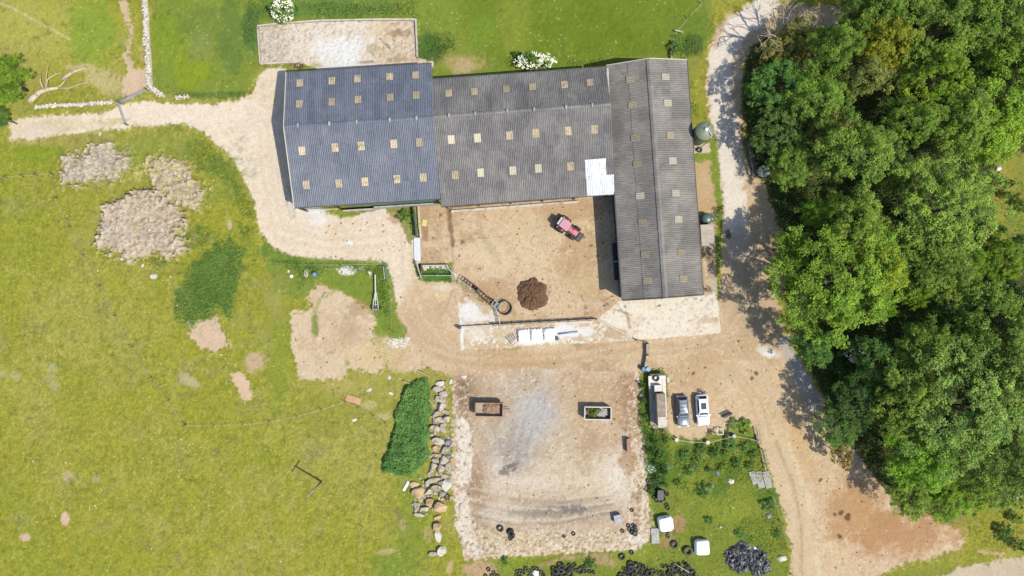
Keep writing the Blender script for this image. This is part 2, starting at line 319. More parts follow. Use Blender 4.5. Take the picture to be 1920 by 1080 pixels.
# pale made-up lane, wheel tracks, red-brown corner
streak([(1440, 10), (1385, 50), (1352, 110), (1350, 180), (1362, 250), (1372, 320), (1378, 400), (1385, 470)], 44, (248, 236, 218), .9, 4, 12); streak([(1348, 110), (1342, 180), (1352, 260), (1362, 330)], 8, (240, 230, 212), .6, 3, 6); streak([(1376, 120), (1366, 180), (1374, 260), (1384, 330)], 8, (204, 190, 166), .5, 3, 6)
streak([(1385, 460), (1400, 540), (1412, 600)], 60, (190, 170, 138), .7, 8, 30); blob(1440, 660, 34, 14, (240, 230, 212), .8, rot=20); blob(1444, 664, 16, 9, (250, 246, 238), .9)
streak([(1470, 640), (1500, 700), (1530, 760)], 24, (196, 190, 182), .8, 4, 12)
blob(1680, 1000, 150, 60, (196, 150, 106), .9, soft=.7); blob(1600, 960, 80, 80, (200, 156, 108), .8, soft=.7); blob(1500, 840, 30, 90, (216, 182, 132), .7, rot=-20)
streak([(1440, 810), (1470, 880), (1500, 960), (1515, 1040), (1518, 1120)], 46, (222, 198, 158), .75, 5, 20)
streak([(1455, 830), (1488, 910), (1503, 990), (1504, 1100)], 6, (176, 142, 100), .5, 3, 5); streak([(1478, 830), (1512, 920), (1530, 1000), (1536, 1100)], 6, (232, 214, 178), .6, 3, 5)
poly([(1740, 1090), (1800, 1064), (1930, 1042), (1990, 1036), (1990, 1140), (1700, 1140)], (214, 194, 164), 4, 5, 1, cls=1); streak([(1835, 1034), (1880, 1040)], 7, (206, 176, 132), .9, 2, 3, cls=1)
streak([(1830, 300), (1856, 440), (1850, 480), (1840, 510)], 3, (206, 184, 122), .7, 1.5, 2)
for q, y in enumerate((664, 671, 680, 692)): streak([(770 - 6 * q, y - 60), (800, y - 22), (860, y), (940, y + 5), (1040, y), (1130, y - 16), (1190, y - 26)], 6, [(186, 150, 110), (226, 198, 160)][q % 2], .4, 4, 9)
blob(1000, 690, 160, 30, (196, 160, 116), .6, soft=.8); blob(1120, 720, 60, 50, (190, 152, 108), .5)
streak([(850, 540), (838, 575), (820, 600)], 4, (182, 150, 112), .5, 2, 5); blob(800, 600, 50, 60, (206, 176, 138), .5)
for q in range(4): streak([(1205, 652 + 7 * q), (1290, 646 + 6 * q), (1360, 620 + 9 * q), (1402 + 7 * q, 560), (1410 + 8 * q, 500)], 5, [(196, 164, 122), (234, 210, 174)][q % 2], .4, 4, 8); streak([(1428 + 9 * q, 815), (1408 + 9 * q, 750), (1370 + 5 * q, 690), (1290, 664 + 5 * q)], 5, [(192, 158, 116), (232, 206, 168)][q % 2], .4, 4, 8)
for q in range(3): streak([(560 + 0 * q, 180), (500 - 6 * q, 230 + 6 * q), (506 - 7 * q, 330), (530 - 6 * q, 430 + 8 * q), (620, 452 + 8 * q), (735, 440 + 9 * q)], 5, [(226, 200, 166), (250, 236, 212)][q % 2], .4, 4, 8); streak([(752 + 9 * q, 440), (756 + 9 * q, 520), (790 + 8 * q, 600), (850, 668 - 6 * q)], 5, [(204, 172, 134), (236, 212, 180)][q % 2], .4, 4, 8)
blob(1352, 718, 18, 9, (236, 220, 192), .9); blob(1355, 700, 24, 18, (222, 200, 162), .5); blob(1320, 700, 60, 60, (198, 164, 116), .4)
for x, y, r in [(1322, 690, 5), (1300, 700, 4), (1385, 640, 4), (1418, 700, 5), (1565, 965, 4), (1577, 962, 6), (1590, 970, 7), (1574, 1005, 5), (1540, 900, 4), (1410, 710, 5)]: blob(x, y, r, r, (92, 66, 44), .8, amp=.8)
# earth strip east of the long barn
poly([(1298, 300), (1340, 300), (1350, 420), (1346, 560), (1300, 560)], (206, 176, 132), 2, 3, 1, cls=1); blob(1322, 345, 18, 40, (214, 184, 140), .7)
streak([(1338, 260), (1342, 330), (1350, 390), (1348, 450), (1340, 540)], 14, (130, 152, 54), .95, 4, 5, cls=0); blob(1316, 296, 26, 11, (142, 158, 62), .9, amp=.7, cls=0); poly([(1299, 272), (1330, 268), (1333, 286), (1302, 288)], (222, 206, 180), 1, 2, 1, cls=2)
# --- worn places in the grass
S1 = (224, 194, 162)
streak([(232, 5), (238, 30), (246, 50), (243, 70), (240, 110), (246, 130), (255, 170)], 12, S1, .85, 5, 5, cls=4); poly([(236, 140), (272, 128), (277, 166), (240, 186), (225, 180)], S1, 5, 6, .95, cls=4); streak([(266, 76), (265, 110)], 7, (206, 184, 140), .6, 3, 5)
streak([(-70, -40), (0, 5), (40, 24), (80, 46), (130, 73)], 3.6, (208, 196, 144), .85, 1, 3); blob(190, 150, 50, 26, (206, 190, 132), .8, amp=.8, rot=20); blob(150, 128, 34, 14, (214, 194, 142), .7, amp=.8)
blob(60, 245, 48, 16, (230, 212, 186), .8); streak([(20, 262), (60, 270), (130, 240)], 5, (200, 180, 110), .5, 3, 4)
sl, m = poly([(545, 590), (590, 580), (578, 555), (592, 532), (640, 545), (690, 575), (706, 600), (700, 640), (720, 690), (700, 700), (655, 690), (640, 710), (560, 713), (548, 650)], (226, 202, 166), 5, 7, 1, cls=4)
put(sl, m * sstep(0, .25, N25[sl] + .6 * N80[sl]) * .5, (196, 164, 126)); put(sl, m * sstep(.14, .24, N4[sl] + .3 * NR[sl]) * .35, (238, 220, 184)); blob(655, 620, 44, 40, (190, 158, 122), .5, soft=.8); blob(680, 580, 30, 22, (184, 150, 108), .5, amp=.7)
blob(590, 612, 8, 30, (128, 146, 62), .8, amp=.8, cls=0); blob(652, 680, 8, 7, (140, 158, 70), .8); streak([(640, 540), (600, 560), (586, 600)], 6, (140, 150, 70), .5, 3, 4)
poly([(355, 605), (400, 592), (410, 597), (412, 612), (428, 636), (428, 650), (395, 659), (378, 652), (356, 632)], S1, 5, 6, 1, cls=4); blob(478, 678, 27, 22, (208, 180, 142), 1, rot=-40, soft=.5, amp=.6, cls=4); poly([(433, 700), (448, 697), (466, 715), (473, 742), (468, 754), (455, 755), (440, 725)], (226, 196, 160), 4, 6, 1, cls=4)
blob(122, 972, 9, 16, S1, 1, soft=.3, amp=.6, cls=4); blob(47, 1008, 12, 9, S1, .9, amp=.6); blob(128, 892, 9, 11, (200, 180, 140), .8, amp=.8); blob(180, 898, 9, 9, (190, 182, 140), .7, amp=.8); blob(430, 420, 6, 14, (206, 186, 146), .9, rot=-10)
blob(355, 715, 26, 12, (204, 186, 140), .8, rot=30, amp=.8); blob(365, 445, 14, 18, (196, 176, 128), .7, amp=.9); blob(392, 450, 10, 10, (204, 180, 128), .7, amp=.9)
for x, y in [(28, 705), (95, 710), (105, 725), (100, 690), (5, 700)]: blob(x, y, 12, 10, (188, 184, 134), .6, amp=1)
for x, y in [(700, 690), (745, 690), (690, 760), (725, 780)]: blob(x, y, 20, 10, (214, 196, 136), .6, amp=1)
blob(720, 660, 60, 30, (216, 190, 140), .8, amp=.7); blob(740, 640, 26, 14, (226, 212, 178), .8); blob(900, 1068, 38, 22, (206, 172, 132), .95, cls=4); blob(1130, 1052, 30, 12, (196, 166, 126), .7, amp=.8)
streak([(1010, 1062), (1060, 1046), (1140, 1040), (1150, 1060)], 8, (196, 164, 118), .8, 3, 5); blob(843, 1064, 9, 16, (206, 176, 130), .9, rot=10); blob(748, 970, 6, 26, (150, 132, 88), .7, rot=-10); blob(755, 985, 8, 14, (190, 176, 118), .7); blob(726, 1034, 26, 8, (190, 176, 116), .8, rot=-10); blob(802, 1000, 10, 20, (190, 168, 110), .7)
blob(1273, 982, 17, 22, (186, 150, 108), .95, amp=.3, cls=4); blob(1252, 1014, 22, 18, (176, 148, 100), .85, amp=.5, cls=4); blob(510, 560, 20, 20, (170, 164, 84), .6, amp=.9); blob(560, 545, 10, 8, (204, 176, 130), .7)
# grass verge pieces inside the dirt
poly([(640, 402), (655, 398), (775, 384), (778, 440), (770, 455), (758, 440), (745, 410), (720, 392), (705, 402)], (146, 150, 74), 3, 4, .9, cls=0); poly([(676, 402), (722, 387), (725, 400), (700, 408), (672, 412)], (232, 220, 204), 2, 3, .95, cls=2); blob(740, 408, 18, 14, (196, 164, 132), .8); blob(650, 402, 26, 8, (140, 156, 60), .9, amp=.5, cls=0)
blob(598, 412, 26, 16, (246, 238, 226), .95, amp=.4, soft=.5); blob(592, 396, 26, 8, (250, 246, 240), .95); blob(655, 455, 7, 6, (252, 250, 246), .95, amp=.3); blob(777, 455, 6, 12, (250, 246, 238), .9)
for x, y, r in [(617, 424, 5), (612, 436, 5), (675, 432, 3), (719, 434, 4), (640, 485, 3), (620, 482, 3)]: blob(x, y, r, r * .8, (140, 108, 78), .7, amp=.7)
poly([(775, 492), (790, 496), (846, 494), (855, 515), (940, 580), (928, 586), (880, 550), (850, 527), (800, 528), (788, 522)], (92, 126, 52), 3, 3, 1, cls=0); blob(822, 502, 24, 5, (226, 222, 196), .8, amp=.7)
poly([(505, 475), (555, 482), (700, 490), (728, 492), (738, 540), (742, 590), (764, 620), (762, 632), (735, 640), (712, 610), (700, 580), (640, 545), (600, 530), (560, 560), (515, 545), (500, 505)], (128, 148, 58), 4, 4, .85, cls=0); blob(650, 507, 20, 9, (244, 240, 232), .85, amp=.8); blob(677, 504, 8, 6, (226, 220, 196), .8, amp=.7)
for x, y, rx, ry in [(620, 660, 10, 6), (905, 655, 40, 4), (1085, 648, 12, 6), (955, 654, 24, 4)]: blob(x, y, rx, ry, (150, 150, 84), .6, amp=.8)
# --- rubble hardstanding
sl, m = poly([(848, 704), (900, 700), (1000, 690), (1190, 698), (1204, 800), (1214, 900), (1219, 1012), (1190, 1030), (1090, 1036), (960, 1044), (872, 1050), (856, 1000), (848, 900)], (220, 194, 160), 3, 4, 1, cls=3)
def within(cx, cy, rx, ry, pw=2): return np.exp(-(np.abs((GX[sl] - cx) / rx) ** pw + np.abs((GY[sl] - cy) / ry) ** pw)) * m
put(sl, within(985, 800, 70, 100) * .9, (192, 186, 176)); put(sl, within(1180, 800, 30, 60) * .5, (178, 140, 104)); put(sl, within(900, 760, 50, 70) * .45, (190, 156, 120)); put(sl, within(1110, 760, 60, 60) * .4, (196, 160, 120)); put(sl, within(1010, 755, 50, 50) * .6, (206, 200, 190)); put(sl, within(950, 850, 40, 50) * .7, (150, 142, 132)); put(sl, within(1080, 860, 90, 90) * .6, (224, 206, 172)); put(sl, within(1160, 890, 40, 50) * .8, (244, 232, 212)); put(sl, within(1000, 905, 60, 16) * .6, (240, 226, 204)); put(sl, within(930, 880, 26, 40) * .6, (238, 224, 204)); put(sl, within(1060, 740, 90, 40) * .6, (204, 172, 128)); put(sl, within(870, 735, 24, 50) * .85, (146, 118, 92)); put(sl, within(890, 900, 22, 40) * .75, (156, 124, 96)); put(sl, within(900, 980, 26, 40) * .8, (150, 122, 92)); put(sl, within(1060, 960, 110, 26) * .75, (160, 148, 134)); put(sl, within(1180, 740, 24, 60) * .6, (168, 130, 94)); put(sl, within(1110, 830, 40, 30) * .5, (176, 140, 102))
put(sl, sstep(.0, .22, N25[sl]) * m * .35, (178, 148, 114)); put(sl, sstep(.04, .24, -N25[sl] + .5 * N80[sl]) * m * .4, (232, 216, 188))
streak([(868, 800), (872, 860), (866, 900)], 26, (240, 228, 208), .9, 4, 8); streak([(866, 940), (872, 990), (890, 1030)], 26, (238, 224, 202), .9, 4, 8); streak([(900, 1000), (980, 1020), (1100, 1018), (1200, 1005)], 30, (216, 194, 156), .8, 6, 14); streak([(1196, 860), (1200, 940), (1206, 990)], 30, (228, 206, 174), .8, 5, 10); blob(1190, 1010, 30, 16, (236, 226, 208), .8)
blob(940, 965, 60, 26, (230, 216, 194), .6)
for k in range(9): streak([(880, 915 + 7 * k), (960, 928 + 8 * k), (1050, 936 + 6.5 * k), (1150, 925 + 5 * k)], 3, [(228, 212, 184), (150, 138, 124), (196, 176, 148)][k % 3], .55, 2, 4)
for k in range(7): streak([(962 + 5 * k, 870 - 4 * k), (975 + 6 * k, 800), (985 + 9 * k, 745)], 4, [(208, 204, 198), (138, 134, 130), (186, 180, 168)][k % 3], .6, 3, 13)
blob(1008, 768, 52, 74, (198, 194, 187), .8, rot=12, soft=.95, amp=.6); blob(962, 846, 52, 44, (176, 168, 158), .65, soft=.95, amp=.6); blob(1120, 905, 60, 30, (236, 220, 194), .5, soft=.9, amp=.7); blob(1170, 750, 26, 60, (176, 138, 104), .5, amp=.9, soft=.9)
blob(955, 878, 22, 10, (104, 98, 92), .7, rot=-30, amp=.6); blob(1070, 955, 46, 12, (122, 116, 112), .7, amp=.7); blob(1000, 962, 60, 8, (150, 140, 128), .6)
e = np.maximum(sstep(980, 1010, GY[sl]), np.maximum(sstep(1165, 1190, GX[sl]), sstep(890, 866, GX[sl]))) * m
speck(sl, e, (246, 236, 216), .16, .6); speck(sl, e, (134, 104, 76), .19, .6, n=-N4 + .45 * NR); speck(sl, m, (240, 226, 204), .27, .4); speck(sl, m, (150, 122, 94), .29, .45, n=-N4 + .4 * NR)
blob(1195, 960, 10, 60, (140, 108, 70), .5, amp=1); blob(1178, 866, 20, 30, (176, 128, 84), .6); Z[sl] += m * (.05 * N9[sl] + .05 * N4[sl])
# --- rubble platform north of the blue-roofed barn
sl, m = poly([(485, 49), (520, 45), (600, 40), (778, 38), (783, 108), (812, 116), (812, 128), (630, 132), (600, 131), (568, 118), (490, 121)], (240, 226, 206), 1.5, 2.5, 1, cls=3)
put(sl, m * sstep(560, 520, GX[sl]) * .7, (202, 188, 164)); put(sl, m * sstep(690, 720, GX[sl] + 30 * N25[sl]) * .6, (216, 190, 150)); put(sl, m * sstep(0, .2, N25[sl]) * .3, (196, 172, 140)); speck(sl, m, (240, 228, 206), .12, .5); speck(sl, m, (140, 112, 84), .2, .5, n=-N4 + .4 * NR); Z[sl] += m * (.10 * N9[sl] + .12 * N4[sl])
blob(635, 95, 62, 40, (250, 246, 240), .9, amp=.6); blob(655, 112, 26, 12, (252, 250, 248), .95, amp=.3); blob(740, 62, 36, 10, (160, 130, 100), .7, amp=.8); blob(700, 92, 16, 12, (186, 166, 118), .6, amp=.9); blob(710, 58, 30, 20, (236, 216, 176), .6); streak([(712, 72), (726, 86), (736, 98)], 2.2, (84, 64, 50), .8, 1.5, 1.5, z=-.15); blob(560, 123, 16, 8, (110, 84, 62), .85, amp=.8); blob(590, 122, 14, 6, (186, 176, 116), .7, amp=.6); blob(750, 112, 34, 6, (196, 164, 124), .7); blob(690, 116, 20, 4, (140, 116, 84), .6, amp=.8)
# --- concrete
sl, m = poly([(786, 384), (846, 378), (1085, 366), (1155, 360), (1166, 560), (1120, 598), (862, 612), (846, 515), (848, 492), (790, 494)], (226, 198, 160), 1, 2.5, 1, cls=2, z=0.02)
put(sl, m * sstep(0, .22, N25[sl] + .6 * N80[sl]) * .5, (182, 146, 104)); put(sl, m * sstep(.02, .25, -N80[sl] + .4 * N9[sl]) * .55, (232, 208, 168)); put(sl, m * sstep(.1, .26, N9[sl]) * .28, (176, 140, 102)); speck(sl, m, (142, 110, 78), .29, .5, n=-N4 + .4 * NR); speck(sl, m, (242, 222, 190), .27, .4)
yard = (sl, m)
blob(1070, 395, 90, 26, (196, 158, 112), .55, amp=.7); blob(1100, 460, 50, 50, (186, 148, 102), .45, amp=.8); blob(920, 470, 50, 60, (234, 212, 174), .5, amp=.7); blob(985, 420, 60, 30, (222, 196, 154), .5, amp=.7); blob(1090, 530, 60, 40, (214, 186, 140), .5); streak([(900, 440), (925, 470), (935, 490)], 10, (168, 150, 104), .4, 5, 8); blob(1060, 500, 40, 30, (198, 164, 118), .5, amp=.8); blob(930, 540, 40, 20, (190, 152, 108), .5, amp=.8)
poly([(786, 384), (804, 382), (804, 445), (790, 452)], (190, 160, 120), 2, 3, .8); poly([(792, 425), (804, 425), (803, 455), (793, 450)], (176, 140, 100), 2, 3, .8); streak([(842, 395), (845, 430), (849, 460)], 8, (120, 96, 72), .75, 2, 4); streak([(848, 452), (850, 515)], 1.6, (130, 108, 84), .8, .5, 1.5, z=-.02); streak([(848, 452), (900, 446), (940, 444)], 1.2, (150, 124, 92), .6, .4, 1.2)
for x, y, r in [(868, 454, 6), (813, 446, 4), (825, 403, 6), (1108, 460, 5), (1120, 480, 6), (1095, 445, 5), (1130, 455, 4), (1160, 392, 4)]: blob(x, y, r, r * .8, (120, 92, 66), .75, amp=.8)
sl, m = poly([(1120, 598), (1165, 562), (1325, 553), (1344, 545), (1351, 624), (1200, 637), (1192, 637)], (251, 238, 216), .6, 2, 1, cls=2, z=.03)
put(sl, m * sstep(0, .25, N25[sl]) * .4, (214, 186, 146)); put(sl, m * sstep(.05, .22, -N80[sl]) * .5, (246, 232, 204)); speck(sl, m, (170, 138, 100), .24, .5, n=-N4 + .4 * NR); blob(1320, 600, 26, 8, (206, 178, 138), .6, amp=.9); blob(1190, 582, 36, 10, (248, 240, 222), .7)
poly([(1318, 436), (1340, 436), (1346, 548), (1322, 556)], (220, 200, 168), 1, 2, .9, cls=2); blob(1330, 490, 9, 30, (150, 120, 88), .6, amp=1)
for q in ([(1144, 556), (1160, 575), (1175, 592), (1182, 618)], [(1090, 555), (1095, 565), (1098, 580)], [(1125, 560), (1150, 580), (1185, 590)]): streak(q, 2, (140, 108, 76), .6, 2.5, 2)
streak([(1120, 598), (1192, 637)], 2, (176, 150, 116), .8, .3, 1.2); streak([(1330, 563), (1350, 562)], 1.2, (170, 148, 116), .8, .2, 1.2); streak([(1166, 562), (1196, 634)], 1.2, (206, 180, 142), .6, .3, 1.2, z=-.01)
sl, m = poly([(858, 568), (900, 572), (935, 585), (930, 606), (1120, 600), (1192, 637), (1000, 648), (866, 656), (862, 612)], (226, 206, 174), 1, 2, 1, cls=2, z=.03)
put(sl, m * sstep(0, .2, N25[sl] + .4 * N9[sl]) * .5, (196, 160, 114)); put(sl, m * sstep(.02, .2, -N25[sl] + .5 * N80[sl]) * .7, (250, 244, 232)); speck(sl, m, (252, 250, 244), .12, .7)
blob(880, 580, 22, 24, (250, 246, 238), .85, amp=.8); blob(900, 598, 30, 8, (248, 242, 230), .8, amp=.8); blob(890, 628, 22, 16, (240, 228, 204), .7, amp=.7); blob(940, 625, 20, 12, (214, 190, 146), .6); blob(1060, 622, 44, 15, (252, 250, 246), .95, amp=.6); blob(1000, 640, 50, 8, (252, 250, 246), .9, amp=.6); blob(1100, 618, 24, 12, (250, 244, 232), .7, amp=.8); blob(1150, 625, 40, 12, (202, 166, 118), .7, amp=.7); blob(1090, 604, 30, 6, (240, 230, 212), .8); blob(905, 575, 10, 20, (206, 174, 128), .6, rot=-40); poly([(861, 600), (866, 600), (870, 656), (864, 657)], (250, 244, 232), .6, 1.5, .9, cls=2); blob(780, 570, 10, 40, (216, 190, 150), .3); blob(830, 540, 26, 12, (238, 224, 198), .6, amp=.8)
for x, y, s in [(1236, 573, 3), (1133, 573, 3), (1138, 570, 2), (1172, 575, 2), (1315, 563, 2), (1305, 560, 2), (1147, 556, 2)]: blob(x, y, s + 1, s, (90, 70, 54), .8, amp=.3)
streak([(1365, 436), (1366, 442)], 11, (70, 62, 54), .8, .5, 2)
# --- spoil heaps with stone showing through
def heap(pts, hgt, col, seed):
    sl, m = poly(pts, col, 9, 18, 1, cls=6, thr=.45); wx = GX[sl] + 26 * N25[sl]; wy = GY[sl] + 26 * N80[sl] + 10 * N9[sl]; rg = 1 - np.abs(fbm(wx * .8, wy * 1.5, 24, 5, seed, .62) * 2 - 1); rg2 = fbm(wx * .7, wy * 1.3, 7, 3, seed + 1)
    Z[sl] += m * (hgt + .8 * (rg - .6) + .4 * (rg2 - .5) + .12 * N4[sl]); put(sl, m * sstep(.86, .97, rg) * .4, (226, 212, 190)); put(sl, m * sstep(.38, .28, rg2) * .4, (150, 130, 106)); put(sl, m * sstep(.05, .25, N25[sl]) * .5, (218, 192, 160)); put(sl, m * sstep(.12, .26, -N25[sl] + .3 * N9[sl]) * .55, (172, 164, 100)); speck(sl, m, (236, 222, 198), .22, .5)
    return sl, m
heap([(118, 298), (130, 290), (165, 292), (172, 275), (205, 270), (222, 290), (248, 290), (245, 315), (225, 330), (200, 345), (175, 335), (150, 345), (122, 345)], .55, (206, 192, 170), 31)
sl, m = heap([(280, 300), (300, 293), (340, 305), (355, 315), (365, 345), (388, 365), (375, 390), (340, 392), (320, 375), (290, 365), (280, 330)], .35, (206, 186, 140), 37)
put(sl, m * sstep(.02, .2, -N9[sl]) * .6, (190, 184, 100))
heap([(195, 420), (205, 390), (240, 370), (260, 360), (300, 358), (325, 375), (345, 400), (347, 420), (325, 430), (350, 460), (352, 472), (330, 478), (300, 478), (275, 478), (245, 490), (230, 480), (200, 470), (185, 452)], .9, (212, 193, 168), 41)
blob(690, 665, 80, 34, (222, 198, 148), .8, amp=.9, soft=.9); blob(640, 725, 70, 16, (192, 178, 98), .7, amp=.9, soft=.9); blob(520, 560, 26, 70, (172, 164, 92), .6, amp=.9, soft=.9); blob(500, 640, 24, 40, (178, 170, 98), .5, amp=.9, soft=.9); blob(395, 540, 80, 100, (116, 142, 62), .6, amp=.7, soft=.9, rot=30); blob(420, 330, 60, 80, (124, 144, 64), .5, amp=.7, soft=.9); blob(445, 600, 24, 40, (168, 164, 84), .5, amp=.9)
put((slice(0, NY), slice(0, NX)), (np.exp(-(((GX - 262) / 26) ** 2 + ((GY - 325) / 26) ** 2)) * sstep(-.05, .2, N9) * .8).astype(np.float32), (206, 196, 120))
# white flecks of stone and daisies over the pasture, darker tussocks
gm = (K == 0).astype(np.float32)
fl = sstep(.475, .495, NR) * gm; put(ALL, fl * sstep(-.05, .15, N25) * .7, (222, 214, 160), .1)
put(ALL, gm * sstep(.24, .32, -N9 + .6 * N4) * .5, (104, 122, 46), .1)
# small relief everywhere, flat under buildings
Z += np.where(K == 0, .10 * N25 + .10 * N9 + .10 * N4 + .05 * NR, np.where(K == 2, .006 * N9, .03 * N9 + .04 * N4 + .02 * NR)).astype(np.float32)
for p in ([(530, 128), (812, 112), (830, 378), (552, 394)], [(808, 148), (1140, 122), (1152, 368), (828, 392)], [(1132, 120), (1288, 108), (1326, 556), (1164, 566)]):
    q = inside(p, GX, GY); Z[q] = 0.0
far = (GX < -70) | (GX > 1990) | (GY < -70) | (GY > 1150)
Z[far] = np.where(K[far] == 0, .2 * N200[far], 0)
fa = np.clip((np.maximum(np.maximum(-60 - GX, GX - 1980), np.maximum(-60 - GY, GY - 1140))) / 160, 0, 1)[..., None]; C = C * (1 - fa) + fa * L3((150, 156, 62)) * (1 + .5 * fbm(GX, GY, 700, 3, 12) - .25)[..., None]
C = np.clip(C, .004, .36)
GROUND = attr_mat('ground', .95, .13, 9.0, .3, .1)
VX = (GX - 960) / PPM; VY = (540 - GY) / PPM
def gz(px, py):
    return float(Z[min(np.searchsorted(PY, py), NY - 1), min(np.searchsorted(PX, px), NX - 1)])
def G(px, py, dz=0.0):
    return Vector(((px - 960) / PPM, (540 - py) / PPM, gz(px, py) + dz))
idx = np.arange(NY * NX).reshape(NY, NX)
Q = np.stack([idx[1:, :-1], idx[1:, 1:], idx[:-1, 1:], idx[:-1, :-1]], -1).reshape(-1, 4)
KQ = K[:-1, :-1].reshape(-1); VV = np.stack([VX, VY, Z], -1).reshape(-1, 3); CC = C.reshape(-1, 3)
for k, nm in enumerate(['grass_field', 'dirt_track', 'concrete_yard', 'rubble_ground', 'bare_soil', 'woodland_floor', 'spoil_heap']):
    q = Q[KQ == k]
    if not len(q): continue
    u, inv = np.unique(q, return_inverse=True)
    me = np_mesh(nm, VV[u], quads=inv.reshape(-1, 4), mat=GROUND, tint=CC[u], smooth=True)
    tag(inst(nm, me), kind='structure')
# ================================================================== MATERIALS
def roof_mat(name, rgb, pale, moss=None, thr=.62, wscale=.22):
    m = bpy.data.materials.new(name); m.use_nodes = True; nt = m.node_tree; L = nt.links.new
    bs = nt.nodes['Principled BSDF']; bs.inputs['Roughness'].default_value = .62; bs.inputs['Specular IOR Level'].default_value = .35
    tc = node(nt, 'ShaderNodeTexCoord'); oi = node(nt, 'ShaderNodeObjectInfo'); g = node(nt, 'ShaderNodeNewGeometry')
    mp = node(nt, 'ShaderNodeMapping'); mp.inputs['Scale'].default_value = (7, .6, 1); L(tc.outputs['Object'], mp.inputs['Vector'])
    ad = node(nt, 'ShaderNodeVectorMath', operation='MULTIPLY_ADD'); L(oi.outputs['Random'], ad.inputs[0]); ad.inputs[1].default_value = (91, 43, 17); L(mp.outputs[0], ad.inputs[2])
    n1 = node(nt, 'ShaderNodeTexNoise'); n1.inputs['Scale'].default_value = 1.6; n1.inputs['Detail'].default_value = 5; n1.inputs['Roughness'].default_value = .7; L(ad.outputs[0], n1.inputs['Vector'])
    n2 = node(nt, 'ShaderNodeTexNoise'); n2.inputs['Scale'].default_value = wscale; n2.inputs['Detail'].default_value = 6; n2.inputs['Roughness'].default_value = .62; L(g.outputs['Position'], n2.inputs['Vector'])
    n3 = node(nt, 'ShaderNodeTexNoise'); n3.inputs['Scale'].default_value = 5; n3.inputs['Detail'].default_value = 3; L(g.outputs['Position'], n3.inputs['Vector'])
    def mr(o, a, b, c, d):
        q = node(nt, 'ShaderNodeMapRange'); q.inputs[1].default_value = a; q.inputs[2].default_value = b; q.inputs[3].default_value = c; q.inputs[4].default_value = d; L(o, q.inputs[0]); return q.outputs[0]
    def mul(a, b):
        q = node(nt, 'ShaderNodeMath', operation='MULTIPLY'); L(a, q.inputs[0]); L(b, q.inputs[1]); return q.outputs[0]
    sx = node(nt, 'ShaderNodeSeparateXYZ'); L(tc.outputs['Object'], sx.inputs[0]); q1 = node(nt, 'ShaderNodeMath', operation='MULTIPLY'); L(sx.outputs[0], q1.inputs[0]); q1.inputs[1].default_value = 2 * pi / .255; q2 = node(nt, 'ShaderNodeMath', operation='COSINE'); L(q1.outputs[0], q2.inputs[0])   # paler and darker stripes at the pitch of the corrugation
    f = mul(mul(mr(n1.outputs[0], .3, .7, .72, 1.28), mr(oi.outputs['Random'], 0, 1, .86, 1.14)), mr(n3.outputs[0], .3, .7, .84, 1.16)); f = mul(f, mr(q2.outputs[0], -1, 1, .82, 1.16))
    vm = node(nt, 'ShaderNodeVectorMath', operation='SCALE'); vm.inputs[0].default_value = rgb; L(f, vm.inputs['Scale'])
    mx = node(nt, 'ShaderNodeMix', data_type='RGBA'); L(mul(mr(n2.outputs[0], thr - .1, thr + .12, 0, .75), mr(n1.outputs[0], .35, .6, 0.2, 1)), mx.inputs[0]); L(vm.outputs[0], mx.inputs[6]); mx.inputs[7].default_value = (*pale, 1)
    L(mx.outputs[2], bs.inputs['Base Color']); return m
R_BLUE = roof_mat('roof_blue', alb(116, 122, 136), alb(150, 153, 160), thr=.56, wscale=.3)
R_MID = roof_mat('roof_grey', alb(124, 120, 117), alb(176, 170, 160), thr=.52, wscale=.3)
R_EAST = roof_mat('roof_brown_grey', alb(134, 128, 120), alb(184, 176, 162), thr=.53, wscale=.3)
M_SKY = pm('skylight_film', alb(216, 196, 158), .45, .14, 3, 0, orand=.26, dirt=alb(160, 144, 112), dscale=1.6)
M_SKY2 = pm('skylight_clean', alb(234, 222, 188), .45, .08, 3, 0, orand=.1)
M_WSHEET = pm('white_sheet', (.4, .4, .4), .5, .06, 2, 0, orand=.1, dirt=alb(186, 186, 172), dthr=.6)
M_GREEN = pm('green_cladding', alb(104, 148, 128), .55, .12, 1.5, .05)
M_CONC = pm('concrete', alb(226, 214, 194), .9, .14, 2, .25, dirt=alb(178, 156, 126), dthr=.6)
M_CONCG = pm('grey_concrete', alb(196, 192, 180), .9, .12, 2, .25, dirt=alb(160, 150, 130), dthr=.6)
M_STEEL = pm('galvanised', alb(200, 200, 200), .5, .12, 5, .05)
M_GALV2 = pm('pale_tube', alb(226, 222, 216), .5, .1, 5, 0)
M_DARKST = pm('dark_steel', alb(84, 82, 80), .6, .2, 4, .1)
M_RUST = pm('rust', alb(156, 110, 84), .85, .28, 3, .2, dirt=alb(96, 62, 44), dthr=.52)
M_RUSTL = pm('pale_rust', alb(196, 142, 112), .8, .2, 3, .1, dirt=alb(150, 100, 76), dthr=.6)
M_WOOD = pm('grey_timber', alb(196, 178, 152), .85, .2, 4, .2, dirt=alb(150, 130, 104), dthr=.6)
M_WOODD = pm('dark_timber', alb(112, 98, 84), .85, .25, 4, .2)
M_PLY = pm('ply', alb(214, 166, 122), .8, .14, 2, .05)
M_RUBBER = pm('rubber', alb(66, 64, 62), .75, .2, 6, .15, spec=.3)
M_RUBBER2 = pm('dusty_rubber', alb(104, 104, 88), .85, .2, 6, .15, spec=.2)
M_WHITEPL = pm('white_plastic', (.56, .56, .55), .4, .08, 3, .5, dirt=alb(216, 212, 200), dthr=.62, fine=5)
M_CREAM = pm('cream_paint', alb(236, 226, 208), .55, .08, 3, .05)
M_BLUE = pm('blue_plastic', alb(74, 128, 190), .4, .08, 3, 0)
